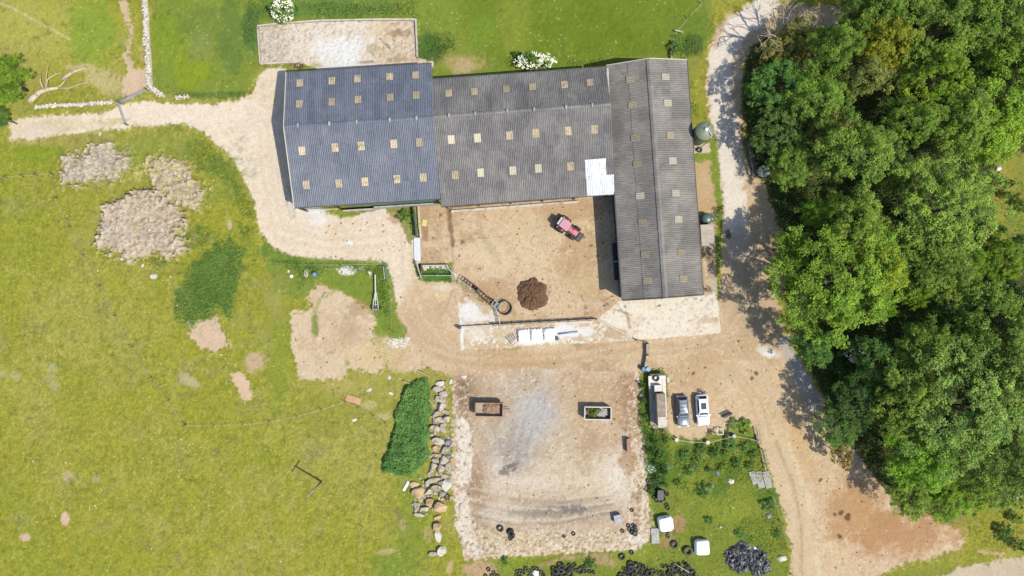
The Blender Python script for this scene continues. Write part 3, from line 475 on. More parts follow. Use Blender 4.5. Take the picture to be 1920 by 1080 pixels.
M_LBLUE = pm('pale_blue_plastic', alb(150, 176, 200), .45, .08, 3, 0)
M_BLACKPL = pm('black_plastic', (.028, .028, .034), .42, .3, 4, .2, spec=.5)
M_GLASS = pm('dark_glass', (.012, .017, .02), .08, .1, 2, 0, spec=.8, orand=0)
M_CARW = pm('white_paint', (.62, .62, .62), .25, .02, 2, 0, orand=0, spec=.6)
M_CARG = pm('silver_blue_paint', alb(168, 178, 186), .28, .03, 2, 0, orand=0, metal=.3, spec=.6)
M_RED = pm('faded_red_paint', alb(222, 112, 122), .5, .12, 3, 0, orand=0)
M_PINK = pm('sunbleached_roof', alb(226, 164, 176), .55, .08, 3, 0, orand=0)
M_STONE = pm('limestone', alb(214, 200, 178), .92, .16, 3, .5, orand=.12, dirt=alb(156, 138, 112), dthr=.56, fine=7)
M_STONEW = pm('white_limestone', alb(240, 232, 216), .92, .12, 3, .4, orand=.08, dirt=alb(196, 182, 156), dthr=.62, fine=7)
M_STONEO = pm('ochre_stone', alb(216, 186, 142), .92, .18, 2, .5, orand=.1, dirt=alb(184, 144, 100), dthr=.54, fine=7)
M_BLUESTONE = pm('blue_grey_stone', alb(150, 154, 170), .9, .16, 3, .4)
M_BARK = pm('bark', alb(120, 102, 80), .95, .25, 4, .4)
M_DEAD = pm('bleached_wood', alb(226, 206, 172), .9, .14, 4, .3, dirt=alb(150, 124, 92), dthr=.6)
M_TANK = pm('tank_green', alb(96, 124, 116), .4, .08, 2, 0, orand=0)
M_SILO = pm('silo_green', alb(160, 168, 138), .5, .06, 2, 0, orand=0)
M_SILOD = pm('silo_green_side', alb(112, 122, 92), .5, .08, 2, 0, orand=0)
M_MANURE = pm('manure', alb(126, 94, 66), .95, .4, 6, .9, orand=0)
M_SOIL = pm('soil', alb(188, 156, 128), .95, .25, 4, .8)
M_YELLOW = pm('pale_yellow_board', alb(226, 214, 128), .7, .08, 3, 0)

# ================================================================== BARNS
def corr_sheet(name, w, l, mat, waves=4, amp=.034):
    n = waves * 2; V = []
    for j in range(2):
        for i in range(n + 1): V.append((-w / 2 + w * i / n, j * l, amp * (1 if i % 2 else -1)))
    F = [(i, i + 1, n + 2 + i, n + 1 + i) for i in range(n)]
    return MB().add(V, F).mesh(name, mat)

class Barn:
    def __init__(s, name, label, cx, cy, rz, L, yN, yS, yR, zN, zS, zR):
        s.root = thing(name, label, 'barn', (cx, cy, 0), radians(rz)); s.rz = radians(rz); s.c = (cx, cy)
        s.L, s.yN, s.yS, s.yR, s.zN, s.zS, s.zR = L, yN, yS, yR, zN, zS, zR
        s.pN = atan2(zR - zN, yN - yR); s.pS = atan2(zR - zS, yR - yS); s.lN = hypot(zR - zN, yN - yR); s.lS = hypot(zR - zS, yR - yS)
    def loc(s, p):
        dx, dy = p[0] - s.c[0], p[1] - s.c[1]; ca, sa = cos(-s.rz), sin(-s.rz); return dx * ca - dy * sa, dx * sa + dy * ca
    def zroof(s, y): return s.zR - (s.zR - s.zN) * (y - s.yR) / (s.yN - s.yR) if y > s.yR else s.zR - (s.zR - s.zS) * (s.yR - y) / (s.yR - s.yS)
    def on_roof(s, px, py):
        z = 5.5
        for _ in range(5):
            x, y = s.loc(W(px, py, z)); z = s.zroof(y)
        return x, y, z
    def place(s, name, me, x, y, lift, yc=0.0):
        """lay a sheet mesh (origin at its lower edge, y up the slope) centred at x, y"""
        n = y > s.yR; p = s.pN if n else s.pS; z = s.zroof(y)
        ly = y + (yc * cos(p) if n else -yc * cos(p)); lz = z - yc * sin(p)
        return inst(name, me, s.root, (x, ly, lz + lift), (p, 0, pi if n else 0))
    def sheets(s, mat, cols, rN, rS, skip=None):
        w = s.L / cols
        for north, rows, l in ((True, rN, s.lN), (False, rS, s.lS)):
            dl = l / rows; me = corr_sheet('roof_sheet', w * 1.03, dl + .12, mat); p = s.pN if north else s.pS
            for r in range(rows):
                for c in range(cols):
                    t = dl * r; x = -s.L / 2 + w * (c + .5)
                    y = s.yN - t * cos(p) if north else s.yS + t * cos(p); z = (s.zN if north else s.zS) + t * sin(p)
                    inst('roof_sheet', me, s.root, (x, y, z + .02 * r + .006 * ((c * 7 + r * 3) % 3)), (p - .012, random.uniform(-.012, .012), (pi if north else 0) + random.uniform(-.002, .002)))
    def ridge(s, mat, n, w=.22):
        l = s.L / n; dN, dS = w * math.tan(s.pN), w * math.tan(s.pS)
        me = MB().add([(-l * .51, w, -dN), (l * .51, w, -dN), (l * .51, 0, .0), (-l * .51, 0, .0), (-l * .51, -w, -dS), (l * .51, -w, -dS)], [(0, 3, 2, 1), (3, 4, 5, 2)]).mesh('ridge_cap', mat)
        for i in range(n): inst('ridge_cap', me, s.root, (-s.L / 2 + l * (i + .5), s.yR, s.zR + .13 + .008 * (i % 2)))
    def walls(s, mats, west=True, east=True, north=True, south=True, ov=.35):
        hx = s.L / 2 - ov; t = .12; yN, yS = s.yN - ov, s.yS + ov; zN = s.zN + ov * math.tan(s.pN) - .12; zS = s.zS + ov * math.tan(s.pS) - .12
        if north: MB().box((0, yN, zN / 2), (2 * hx, t, zN)).build('north_wall', mats[0], s.root)
        if south: MB().box((0, yS, zS / 2), (2 * hx, t, zS)).build('south_wall', mats[1], s.root)
        for on, sx, nm in ((west, -1, 'west_wall'), (east, 1, 'east_wall')):
            if not on: continue
            P = [(yS + t, 0), (yN - t, 0), (yN - t, zN), (s.yR, s.zR - .14), (yS + t, zS)]
            V = [(sx * hx - t / 2, a, b) for a, b in P] + [(sx * hx + t / 2, a, b) for a, b in P]
            F = [tuple(range(5))[::-1], tuple(range(5, 10))] + [(i, (i + 1) % 5, 5 + (i + 1) % 5, 5 + i) for i in range(5)]
            MB().add(V, F).build(nm, mats[2], s.root)
    def barge(s, mat, ends=(-1, 1)):
        for sx in ends:
            x = sx * (s.L / 2 + .03)
            for a, b in (((x, s.yN, s.zN + .06), (x, s.yR, s.zR + .1)), ((x, s.yS, s.zS + .06), (x, s.yR, s.zR + .1))): MB().beam(a, b, .1, .2).build('barge_board', mat, s.root)
    def gutter(s, mat, north=True, south=True):
        for on, y, z in ((north, s.yN + .08, s.zN - .06), (south, s.yS - .08, s.zS - .06)):
            if on: MB().box((0, y, z), (s.L, .13, .1)).build('gutter', mat, s.root)
M_VENT = pm('vent', alb(196, 192, 184), .6, .1, 4, 0)
def vents(b, pts):
    me = MB().box((0, 0, .06), (.28, .6, .2), top=.7).mesh('ridge_vent', M_VENT)
    for p in pts:
        x, y, z = b.on_roof(*p); inst('ridge_vent', me, b.root, (x, b.yR, b.zR + .2))
def skylights(b, pts, mats, w=.92, l=1.15):
    ms = [corr_sheet('skylight', w, l, m, 4) for m in mats]
    for i, p in enumerate(pts):
        x, y, z = b.on_roof(*p[:2]); b.place('skylight', ms[p[2] if len(p) > 2 else 0], x, y, .105, l / 2)

# blue-roofed barn, west
wb = Barn('barn', 'west barn with the blue-grey corrugated roof and green lower wall beside the farm track', -20.77, 21.23, 3.5, 20.3, 9.5, -9.4, 1.35, 4.7, 4.8, 7.2)
wb.sheets(R_BLUE, 20, 3, 4); wb.ridge(R_BLUE, 10); wb.walls([M_GREEN, M_GREEN, M_GREEN], south=False); wb.barge(M_CREAM, (-1,)); wb.gutter(M_DARKST)
skylights(wb, [(562, 156), (622, 152), (670, 148), (730, 144), (779, 141), (561, 195), (622, 191), (671, 187), (731, 183), (780, 179), (566, 283), (628, 277), (677, 274), (738, 270), (786, 267), (574, 347), (635, 344), (684, 341), (744, 336), (793, 333)], [M_SKY])
vents(wb, [(559, 235), (618, 232), (669, 228), (731, 223), (781, 219)])
ys = wb.yS + .02
MB().box((.6 + 2.4, ys, 3.2), (15.0 - 2.6, .1, 2.6)).build('green_side_sheeting', M_GREEN, wb.root)
MB().box((-2.0, ys - .42, .65), (4.6, .18, 1.3)).build('concrete_side_panel', M_CONC, wb.root); MB().box((4.8, ys - .26, .95), (9.0, .16, 1.9)).build('lower_side_wall', M_CONCG, wb.root)
for x in (-9.7, -4.7, 9.3): MB().box((x, ys - .06, 2.4), (.22, .22, 4.75)).build('door_post', M_DARKST, wb.root)
MB().beam((-9.7, ys - .1, 1.1), (-4.7, ys - .1, 1.1), .07, .07).build('door_rail', M_GALV2, wb.root)
# grey barn, middle
mb_ = Barn('barn', 'middle barn with grey-brown roof, open south front and white patch sheets', 1.57, 21.0, 4.1, 24.3, 8.9, -8.7, 3.2, 5.0, 4.3, 7.0)
mb_.sheets(R_MID, 24, 2, 5); mb_.ridge(R_MID, 12); mb_.walls([M_CONCG, M_DARKST, M_DARKST], south=False, west=False, east=False); mb_.gutter(M_DARKST)
skylights(mb_, [(841, 175), (889, 172), (949, 167), (998, 163), (1058, 159), (1106, 155), (846, 262, 1), (895, 259, 1), (955, 254), (1004, 250), (1065, 246), (1114, 243), (853, 328), (901, 324, 1), (961, 320, 1), (1009, 316, 1), (1069, 312)], [M_SKY, M_SKY2])
vents(mb_, [(842, 215), (891, 212), (951, 207), (1001, 204), (1061, 200), (1110, 196)])
ms_ = corr_sheet('white_patch_sheet', 1.0, 2.55, M_WSHEET); ms2 = corr_sheet('white_patch_sheet', 1.0, 2.75, M_WSHEET)
for i, (px, py) in enumerate([(1103.5, 317), (1116.5, 316), (1129.5, 315)]):
    x, y, z = mb_.on_roof(px, py); mb_.place('white_patch_sheet', ms_, x, y, .12, 1.27)
for i, (px, py) in enumerate([(1106, 349), (1119, 348), (1132, 347), (1144.5, 346.5)]):
    x, y, z = mb_.on_roof(px, py); mb_.place('white_patch_sheet', ms2, x, y, .14, 1.37)
for i in range(6):
    x = -11.6 + i * 4.62; y = mb_.yS + .25; MB().box((x, y, 2.1), (.2, .25, 4.25)).build('front_post', M_DARKST, mb_.root)
MB().beam((-11.6, mb_.yS + .45, 3.9), (11.5, mb_.yS + .45, 3.9), .14, .3).build('eaves_beam', M_DARKST, mb_.root)
# brown-grey barn, east (its ridge runs north-south: local x is north, local y is west)
eb = Barn('barn', 'long east barn with brown-grey roof whose ridge runs north to south', 19.95, 15.07, 94.0, 32.9, 5.65, -5.65, 0.0, 4.5, 4.5, 6.2)
eb.sheets(R_EAST, 32, 2, 2); eb.ridge(R_EAST, 16, .36); eb.walls([M_DARKST, M_CONCG, M_CONCG]); eb.barge(M_CREAM, (1,)); eb.barge(M_DARKST, (-1,)); eb.gutter(M_DARKST)
skylights(eb, [(1182, 149), (1186, 197), (1191, 258), (1195, 307), (1200, 367, 1), (1205, 417), (1210, 477), (1214, 526), (1248, 144, 1), (1252, 193, 1), (1257, 253), (1261, 301, 1), (1267, 362, 1), (1272, 411, 1), (1277, 473), (1282, 522)], [pm('skylight_brown', alb(172, 156, 128), .5, .14, 3, 0, orand=.12), pm('skylight_pale', alb(200, 188, 164), .5, .1, 3, 0, orand=.1)], .95, 1.2)
o = MB(); a = W(1139, 128, 5.3); b = W(1146, 300, 5.0); o.beam(a, b, .28, .16); o.build('valley_gutter', M_VENT, None); vg = bpy.data.objects['valley_gutter']; vg.parent = eb.root; vg.matrix_parent_inverse = Matrix.LocRotScale(Vector((19.95, 15.07, 0)), Matrix.Rotation(radians(94), 3, 'Z'), None).inverted()
# feed barrier along the open front
fb = thing('feed_barrier', 'white concrete feed kerb with rails and posts along the open front of the middle barn', 'feed barrier')
a, b = G(846, 397), G(1084, 379); t = (b - a); MB().beam(a + Vector((0, 0, .2)), b + Vector((0, 0, .2)), .34, .4).build('kerb', M_CONC, fb)
for z in (.75, 1.15): MB().beam(a + Vector((0, .55, z)), b + Vector((0, .55, z)), .07, .07).build('rail', M_RUST, fb)
for i in range(11): q = a + t * (i / 10); MB().box((q.x, q.y + .62, .62), (.09, .09, 1.24)).build('post', M_RUST, fb)
MB().beam(b + Vector((-1.4, .5, .9)), b + Vector((-.2, 1.3, .9)), .06, .06).build('brace', M_RUST, fb); MB().beam(b + Vector((-.9, .5, .9)), b + Vector((.2, 1.5, .9)), .06, .06).build('brace', M_RUST, fb)

# silo, tank and lean-to shed on the east side
sb = W(1324, 243, 6.4); r = 1.24
si = thing('feed_silo', 'tall pale green feed silo with cone roof and white cap beside the east barn', 'silo', (sb.x, sb.y, 0))
MB().lathe([(r, 1.6), (r, 5.75), (r - .03, 5.8)], 28).build('shell', M_SILOD, si, True)
MB().lathe([(r + .06, 5.72), (r + .04, 5.8), (.22, 6.55), (.0, 6.58)], 28).build('cone_roof', M_SILO, si, True)
MB().lathe([(.3, .7), (r, 1.62)], 24).build('hopper', M_SILOD, si, True)
MB().lathe([(0, 6.72), (.24, 6.7), (.26, 6.5), (.2, 6.46)], 14, mat=0).build('cap', M_WHITEPL, si, True)
for k in range(4):
    an = pi / 4 + k * pi / 2; MB().beam((1.1 * cos(an), 1.1 * sin(an), 0), (1.1 * cos(an), 1.1 * sin(an), 1.9), .1, .1).build('leg', M_STEEL, si)
MB().path([(.1, -.02, 6.66), (.75, -.62, 6.35), (1.0, -.98, 5.5), (.62, -1.5, .6), (.4, -1.7, .25)], .075, 8).build('fill_pipe', M_GALV2, si, True)
MB().path([(.12, .05, 6.7), (.62, .66, 6.3), (.82, .9, 5.5), (.86, .92, 1.2)], .06, 8).build('vent_pipe', M_GALV2, si, True)
MB().beam((-.5, -1.2, .2), (-1.0, -1.75, .9), .06, .06).build('brace', M_STEEL, si)
p = G(1322, 411); tk = thing('oil_tank', 'dark green domed oil tank beside the east barn, above the lean-to shed', 'tank', p)
MB().lathe([(.82, 0), (.85, .2), (.84, 1.0), (.7, 1.28), (.4, 1.42), (0, 1.46)], 20).build('body', M_TANK, tk, True)
MB().lathe([(.52, .0), (.54, .9), (.42, 1.28), (.12, 1.4), (0, 1.4)], 16, (.62, 0, 0)).build('dome', M_TANK, tk, True)
p = W(1326, 441, 2.2); sh = thing('lean_to_shed', 'small lean-to shed with a pale corrugated roof against the east barn', 'shed', (p.x, p.y, 0), radians(3.5))
mr_ = corr_sheet('roof_sheet', .78, 1.95, pm('pale_roof', alb(208, 194, 178), .7, .1, 3, 0), 5, .025)
for k in range(4): inst('roof_sheet', mr_, sh, (.98, -1.12 + k * .755, 2.2 + .01 * (k % 2)), (radians(8), 0, radians(90)))
for c, d, nm in [((0, 1.36, 1.04), (1.7, .1, 2.08), 'north_wall'), ((0, -1.36, 1.04), (1.7, .1, 2.08), 'south_wall'), ((.82, 0, 1.04), (.1, 2.6, 2.08), 'east_wall'), ((-.82, 0, 1.1), (.1, 2.6, 2.2), 'west_wall')]: MB().box(c, d).build(nm, M_CONCG, sh)
tr = thing('feed_trough', 'dark steel two-bay feed trough along the shaded west wall of the east barn', 'trough', (0, 0, 0))
P = [G(1147, 457), G(1162, 456), G(1167, 523), G(1152, 525)]
for a, b in ((0, 1), (1, 2), (2, 3), (3, 0)): MB().beam(P[a] + Vector((0, 0, .55)), P[b] + Vector((0, 0, .55)), .16, .12).build('rim', M_DARKST, tr); MB().beam(P[a] + Vector((0, 0, .25)), P[b] + Vector((0, 0, .25)), .05, .5).build('side', M_DARKST, tr)
q1 = (P[0] + P[3]) / 2; q2 = (P[1] + P[2]) / 2; MB().beam(q1 + Vector((0, 0, .56)), q2 + Vector((0, 0, .56)), .22, .14).build('divider', M_STEEL, tr)
MB().add([q + Vector((0, 0, .06)) for q in P], [(3, 2, 1, 0)]).build('floor', M_BLACKPL, tr)
# green sheet fence, kerb and cattle grid west of the yard
gf = thing('sheet_fence', 'green sheeted fence running south from the corner of the west barn', 'fence')
a, b = G(776, 384), G(783, 444)
for k in range(5):
    p0 = a + (b - a) * (k / 5); p1 = a + (b - a) * ((k + 1) / 5 - .01); MB().beam(p0 + Vector((.05 * (k % 2), 0, .7)), p1 + Vector((.05 * (k % 2), 0, .7)), .05, 1.3).build('sheet', M_GREEN, gf)
for k in range(4): p0 = a + (b - a) * (k / 3); MB().box((p0.x - .1, p0.y, .7), (.1, .1, 1.5)).build('post', M_WOODD, gf)
o = MB().beam(G(785, 383, .22), G(787, 420, .22), .3, .45).build('boundary_kerb', M_CONC); tag(o, 'pale concrete kerb beside the green sheeted fence', 'kerb'); o2 = MB().beam(G(787, 421, .22), G(790, 446, .22), .3, .45).build('kerb_end', M_CONC, o)
M_GRID = pm('white_bars', (.4, .4, .4), .5, .1, 5, 0)
cg = thing('cattle_grid', 'long pale grid of parallel metal bars lying at the yard entrance', 'cattle grid')
for k in range(6):
    MB().beam(G(777.5 + k * 2, 446, .2), G(778.5 + k * 2, 489, .2), .13, .1).build('bar', M_GRID, cg)
for y in (447, 468, 488): MB().beam(G(776, y, .1), G(790, y, .1), .12, .1).build('crossbar', M_STEEL, cg)
# shadow box, boards and slabs round the yard
o = MB().box((0, 0, .45), (.98, .62, .9)).build('door_shadow_box', M_DARKST, None, False, G(814, 380), (0, 0, radians(4))); tag(o, 'dark box added as door shadow in the gap between the two barns', 'trough')  # dark box added to stand for the shadow in an open doorway
o = MB().box((0, 0, .06), (.72, .95, .08)).build('yellow_board', M_YELLOW, None, False, G(796, 418), (0, 0, radians(-14))); tag(o, 'pale yellow board lying on the concrete aisle', 'board')
o = MB().prism([(-.35, 2.3), (.3, 2.35), (1.5, -2.1), (.7, -2.55)], -.02, .16).build('concrete_slab', M_CONC, None, False, G(537, 381)); tag(o, 'long concrete slab beside the south-west corner of the blue-roofed barn', 'slab')
# ================================================================== TREES AND PLANTS
def rand_dirs(r, n, zmin=-1.0):
    z = r.uniform(zmin, 1, n); a = r.uniform(0, 2 * pi, n); s = np.sqrt(1 - z * z); return np.stack([s * np.cos(a), s * np.sin(a), z], -1)
def leaf_quads(P, Nrm, size, r, asp=.7):
    """one folded-flat diamond leaf cluster at each point"""
    n = len(P); Nrm = Nrm / (np.linalg.norm(Nrm, axis=1, keepdims=True) + 1e-9)
    t = r.normal(size=(n, 3)); t -= (t * Nrm).sum(1, keepdims=True) * Nrm; t /= np.linalg.norm(t, axis=1, keepdims=True) + 1e-9; b = np.cross(Nrm, t)
    s = (size * r.uniform(.65, 1.35, n))[:, None]
    V = np.stack([P + t * s, P + b * s * asp, P - t * s, P - b * s * asp], 1).reshape(-1, 3); Q = np.arange(4 * n).reshape(n, 4); return V, Q
def crown_mesh(name, seed, R, H, nl=44, ns=11, nf=13, leaf=.17, lobe=(.2, .34), zmin=-.25, ragged=.22, hi=.2, spiky=0.0):
    r = np.random.default_rng(seed); d = rand_dirs(r, nl, zmin)
    az = np.arctan2(d[:, 1], d[:, 0]); ph = r.uniform(0, 6.28, 4); am = 1 + ragged * (np.sin(2 * az + ph[0]) * .5 + np.sin(3 * az + ph[1]) * .5 + np.sin(5 * az + ph[2]) * .4)
    rad = r.uniform(.45, .97, nl) * am; lc = d * np.stack([R * rad, R * rad, H * r.uniform(.55, .95, nl)], -1); lr = R * r.uniform(*lobe, nl)
    sd = rand_dirs(r, nl * ns, -.2).reshape(nl, ns, 3) + d[:, None, :] * .5 + np.array([0, 0, .25]); sd /= np.linalg.norm(sd, axis=2, keepdims=True)
    sc = lc[:, None, :] + sd * (lr[:, None] * r.uniform(.55, 1.0 + spiky, (nl, ns)))[..., None]; sr = lr[:, None] * r.uniform(.3, .5, (nl, ns))
    fd = rand_dirs(r, nl * ns * nf, -.45).reshape(nl, ns, nf, 3); fp = sc[:, :, None, :] + fd * (sr[..., None] * r.uniform(.35, 1.0, (nl, ns, nf)))[..., None]
    nr = fd * .6 + np.array([0, 0, .85]) + r.normal(size=fd.shape) * .36
    P = fp.reshape(-1, 3); N = nr.reshape(-1, 3); V, Q = leaf_quads(P, N, leaf, r)
    lt = 1 + hi * r.normal(size=(nl, 1, 1)); st = 1 + .16 * r.normal(size=(nl, ns, 1)); ft = 1 + .2 * r.normal(size=(nl, ns, nf)); b = np.clip(lt * st * ft, .35, 2.0).reshape(-1)
    y = np.clip((lt * np.ones((nl, ns, nf))).reshape(-1) - 1 + .12 * r.normal(size=len(b)), -.5, .6)
    tint = np.stack([b * (1 + .35 * y), b * (1 + .1 * y), b * (1 - .25 * y)], -1).repeat(4, 0)
    return np_mesh(name, V, quads=Q, mat=LEAF, tint=tint)
def trunk_mesh(name, seed, h, r0, spread, nb=6):
    r = random.Random(seed); m = MB(); m.path([(0, 0, -.3), (.05, .03, h * .3), (-.05, .08, h * .62), (.1, 0, h)], [r0 * 1.25, r0, r0 * .75, r0 * .3], 7)
    for k in range(nb):
        a = 2 * pi * k / nb + r.uniform(-.4, .4); z = h * r.uniform(.35, .7); l = spread * r.uniform(.6, .95); zz = h * r.uniform(.75, 1.15)
        m.path([(0, 0, z), (cos(a) * l * .45, sin(a) * l * .45, (z + zz) / 2 + .3), (cos(a) * l, sin(a) * l, zz)], [r0 * .5, r0 * .32, r0 * .1], 5)
    return m.mesh(name, M_BARK, True)
CROWN = {
    'broad': [crown_mesh('crown', 100 + k, 5.0, 4.2, 105, 11, 19, .095, (.13, .25), hi=.16, ragged=.28) for k in range(4)],
    'big': [crown_mesh('crown', 150 + k, 5.0, 4.0, 180, 11, 16, .07, (.09, .17), hi=.14, ragged=.16) for k in range(2)],
    'fine': [crown_mesh('crown', 200 + k, 5.0, 4.6, 130, 10, 18, .085, (.1, .2), hi=.16, spiky=.3) for k in range(3)],
    'loose': [crown_mesh('crown', 300 + k, 5.0, 4.4, 50, 11, 16, .115, (.18, .3), zmin=-.5, ragged=.35) for k in range(2)],
    'shrub': [crown_mesh('crown', 400 + k, 2.0, 1.6, 22, 9, 13, .1, (.22, .36)) for k in range(3)]}
TRUNK = [trunk_mesh('trunk', 500 + k, 8.0, .3, 3.4) for k in range(3)]; STEM = trunk_mesh('stem', 560, 1.2, .07, 1.0, 5)
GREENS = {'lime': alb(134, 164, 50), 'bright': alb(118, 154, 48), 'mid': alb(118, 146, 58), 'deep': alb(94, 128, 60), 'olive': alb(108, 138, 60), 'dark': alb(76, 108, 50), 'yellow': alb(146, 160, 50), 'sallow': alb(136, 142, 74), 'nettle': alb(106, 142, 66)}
GBOOST = 2.02
def tree(name, label, px, py, rpx, h, kind='broad', green='mid', group='trees of the wood beside the farm track', i=[0], sq=1.0):
    i[0] += 1; zc = h * .62; s = rpx * (CAM_H - zc) / CAM_H / PPM / 5.0; c = W(px, py, zc); t = thing(name, label, 'tree', (c.x, c.y, gz(960 + c.x * PPM, 540 - c.y * PPM)), random.uniform(0, 6.28), group)
    me = CROWN[kind][i[0] % len(CROWN[kind])]; o = inst('crown', me, t, (0, 0, zc), (0, 0, random.uniform(0, 6.28)), (s, s, (h - zc) / 4.4))
    g = GREENS[green]; k = random.uniform(.78, 1.14) * GBOOST; o.color = (g[0] * k * random.uniform(.96, 1.16), g[1] * k * random.uniform(.97, 1.03), g[2] * k, 1)
    inst('trunk', TRUNK[i[0] % 3], t, (0, 0, 0), (0, 0, 0), (s, s, zc / 7.5)); return t
WOOD = [
 ('big lime-green tree standing out from the wood beside the dirt track', 1562, 525, 122, 15, 'big', 'bright'),
 ('yellow-green shoulder tree behind the big lime-green tree', 1640, 505, 60, 13, 'broad', 'lime'),
 ('mid-green tree rising north of the big lime-green tree', 1592, 425, 60, 14, 'broad', 'mid'),
 ('small bright tree north-west of the big lime-green tree', 1527, 400, 30, 9, 'broad', 'bright'),
 ('large broad mid-green tree west of the grassy clearing', 1765, 395, 105, 15, 'big', 'mid'),
 ('rounded tree south of the large broad tree by the clearing', 1745, 500, 72, 13, 'fine', 'mid'),
 ('bright tree at the south tip of the grassy clearing', 1800, 500, 40, 10, 'broad', 'bright'),
 ('tree at the south-east corner of the clearing', 1868, 490, 40, 9, 'broad', 'bright'),
 ('dark hedge tree on the east side of the clearing', 1908, 470, 34, 8, 'fine', 'deep'),
 ('broad green tree west of the dark gap in the wood', 1605, 290, 74, 14, 'broad', 'mid'),
 ('deep green tree beside the lane near the feed silo', 1456, 250, 52, 8, 'fine', 'deep'),
 ('deep green tree beside the lane north of the timber poles', 1482, 312, 44, 8, 'fine', 'mid'),
 ('dark tree beside the lane bend, below the bare twiggy tree', 1458, 165, 52, 9, 'fine', 'deep'),
 ('green tree in the wood east of the lane bend', 1530, 190, 54, 12, 'broad', 'mid'),
 ('bright rounded tree near the bare twiggy tree', 1560, 96, 48, 13, 'broad', 'mid'),
 ('yellow-leaved tree leaning over the dark gap', 1652, 88, 56, 13, 'broad', 'yellow'),
 ('olive tree mixed with the yellow-leaved tree', 1615, 150, 44, 12, 'loose', 'sallow'),
 ('green tree at the top edge beside the lane end', 1640, 30, 56, 13, 'broad', 'mid'),
 ('fine-leaved tree at the top of the wood', 1735, 70, 76, 14, 'fine', 'mid'),
 ('pale green tree in the middle of the upper wood', 1745, 150, 62, 14, 'fine', 'bright'),
 ('green tree at the top edge near the right corner', 1810, 30, 62, 14, 'broad', 'mid'),
 ('green tree in the top right corner of the wood', 1892, 40, 70, 14, 'broad', 'mid'),
 ('bright fringe tree on the right edge above the clearing', 1885, 175, 88, 13, 'broad', 'bright'),
 ('lime tree on the right edge just north of the clearing', 1850, 250, 66, 12, 'broad', 'lime'),
 ('mid-green tree between the upper wood and the clearing', 1790, 230, 62, 14, 'broad', 'mid'),
 ('mid-green tree east of the dark gap in the wood', 1700, 235, 48, 14, 'broad', 'mid'),
 ('sallow green tree among the dark gaps of the upper wood', 1560, 235, 40, 11, 'loose', 'sallow'),
 ('sparse tree at the edge of the dark gap', 1672, 335, 26, 9, 'loose', 'mid'),
 ('large olive tree filling the lower right of the wood', 1795, 765, 128, 16, 'big', 'olive'),
 ('olive tree on the right edge of the lower wood', 1890, 700, 88, 15, 'fine', 'olive'),
 ('bright-topped tree north of the large olive tree', 1850, 610, 78, 15, 'fine', 'mid'),
 ('feathery tree north-west of the large olive tree', 1720, 650, 50, 13, 'broad', 'mid'),
 ('spreading tree west of the large olive tree', 1690, 745, 66, 13, 'broad', 'mid'),
 ('dense tree at the lower right edge of the wood', 1868, 860, 78, 14, 'fine', 'mid'),
 ('bright tree at the lower fringe of the wood', 1718, 852, 62, 12, 'broad', 'bright'),
 ('deep green tree on the southern tip of the wood', 1700, 925, 44, 8, 'broad', 'mid'),
 ('low bright tree on the southern fringe, east of the southern tip', 1768, 935, 44, 7, 'broad', 'bright'),
 ('low tree between the southern fringe and the right-hand clearing', 1822, 930, 34, 6, 'broad', 'lime'),
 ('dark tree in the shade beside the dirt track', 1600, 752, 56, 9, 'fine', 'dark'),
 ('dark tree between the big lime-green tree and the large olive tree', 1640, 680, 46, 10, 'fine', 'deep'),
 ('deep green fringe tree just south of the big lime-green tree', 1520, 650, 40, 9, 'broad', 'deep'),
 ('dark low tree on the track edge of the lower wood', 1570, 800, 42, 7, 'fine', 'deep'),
 ('small bright tree in the shaded hollow of the lower wood', 1672, 688, 18, 9, 'broad', 'bright'),
 ('bright sapling between the two biggest trees', 1640, 575, 26, 10, 'broad', 'bright'),
 ('small lime tree in the gap east of the big lime-green tree', 1708, 545, 30, 10, 'broad', 'bright'),
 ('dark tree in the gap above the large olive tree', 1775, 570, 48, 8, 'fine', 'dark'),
 ('sallow thin-leaved tree under the bare twigs at the lane bend', 1500, 78, 44, 7, 'loose', 'sallow'),
 ('small olive tree left of the bare twigs at the lane bend', 1446, 98, 28, 6, 'loose', 'sallow'),
 ('tree at the edge of the wood opposite the lean-to shed', 1482, 465, 34, 10, 'broad', 'bright'),
]
for lab, x, y, r, h, k, g in WOOD: tree('broadleaf_tree', lab, x, y, r, h, k, g)
for lab, x, y, r, h, k, g in [('green tree cut by the top right corner of the picture', 2010, 90, 90, 14, 'broad', 'mid'), ('green tree cut by the right edge above the large olive tree', 2020, 620, 90, 14, 'broad', 'mid'), ('olive tree cut by the right edge beside the large olive tree', 2030, 800, 90, 14, 'fine', 'olive'), ('tree cut by the top edge above the fine-leaved tree', 1720, -60, 80, 14, 'broad', 'mid'), ('tree cut by the top edge near the right corner', 1860, -50, 80, 13, 'broad', 'mid')]:
    tree('broadleaf_tree', lab, x, y, r, h, k, g)
tree('broadleaf_tree', 'dark green tree cut by the left edge beside the bleached fallen trunk', 4, 150, 46, 8, 'broad', 'bright', 'trees on the left edge'); tree('broadleaf_tree', 'small dark tree on the left edge below the larger one', 2, 222, 18, 5, 'broad', 'deep', 'trees on the left edge')
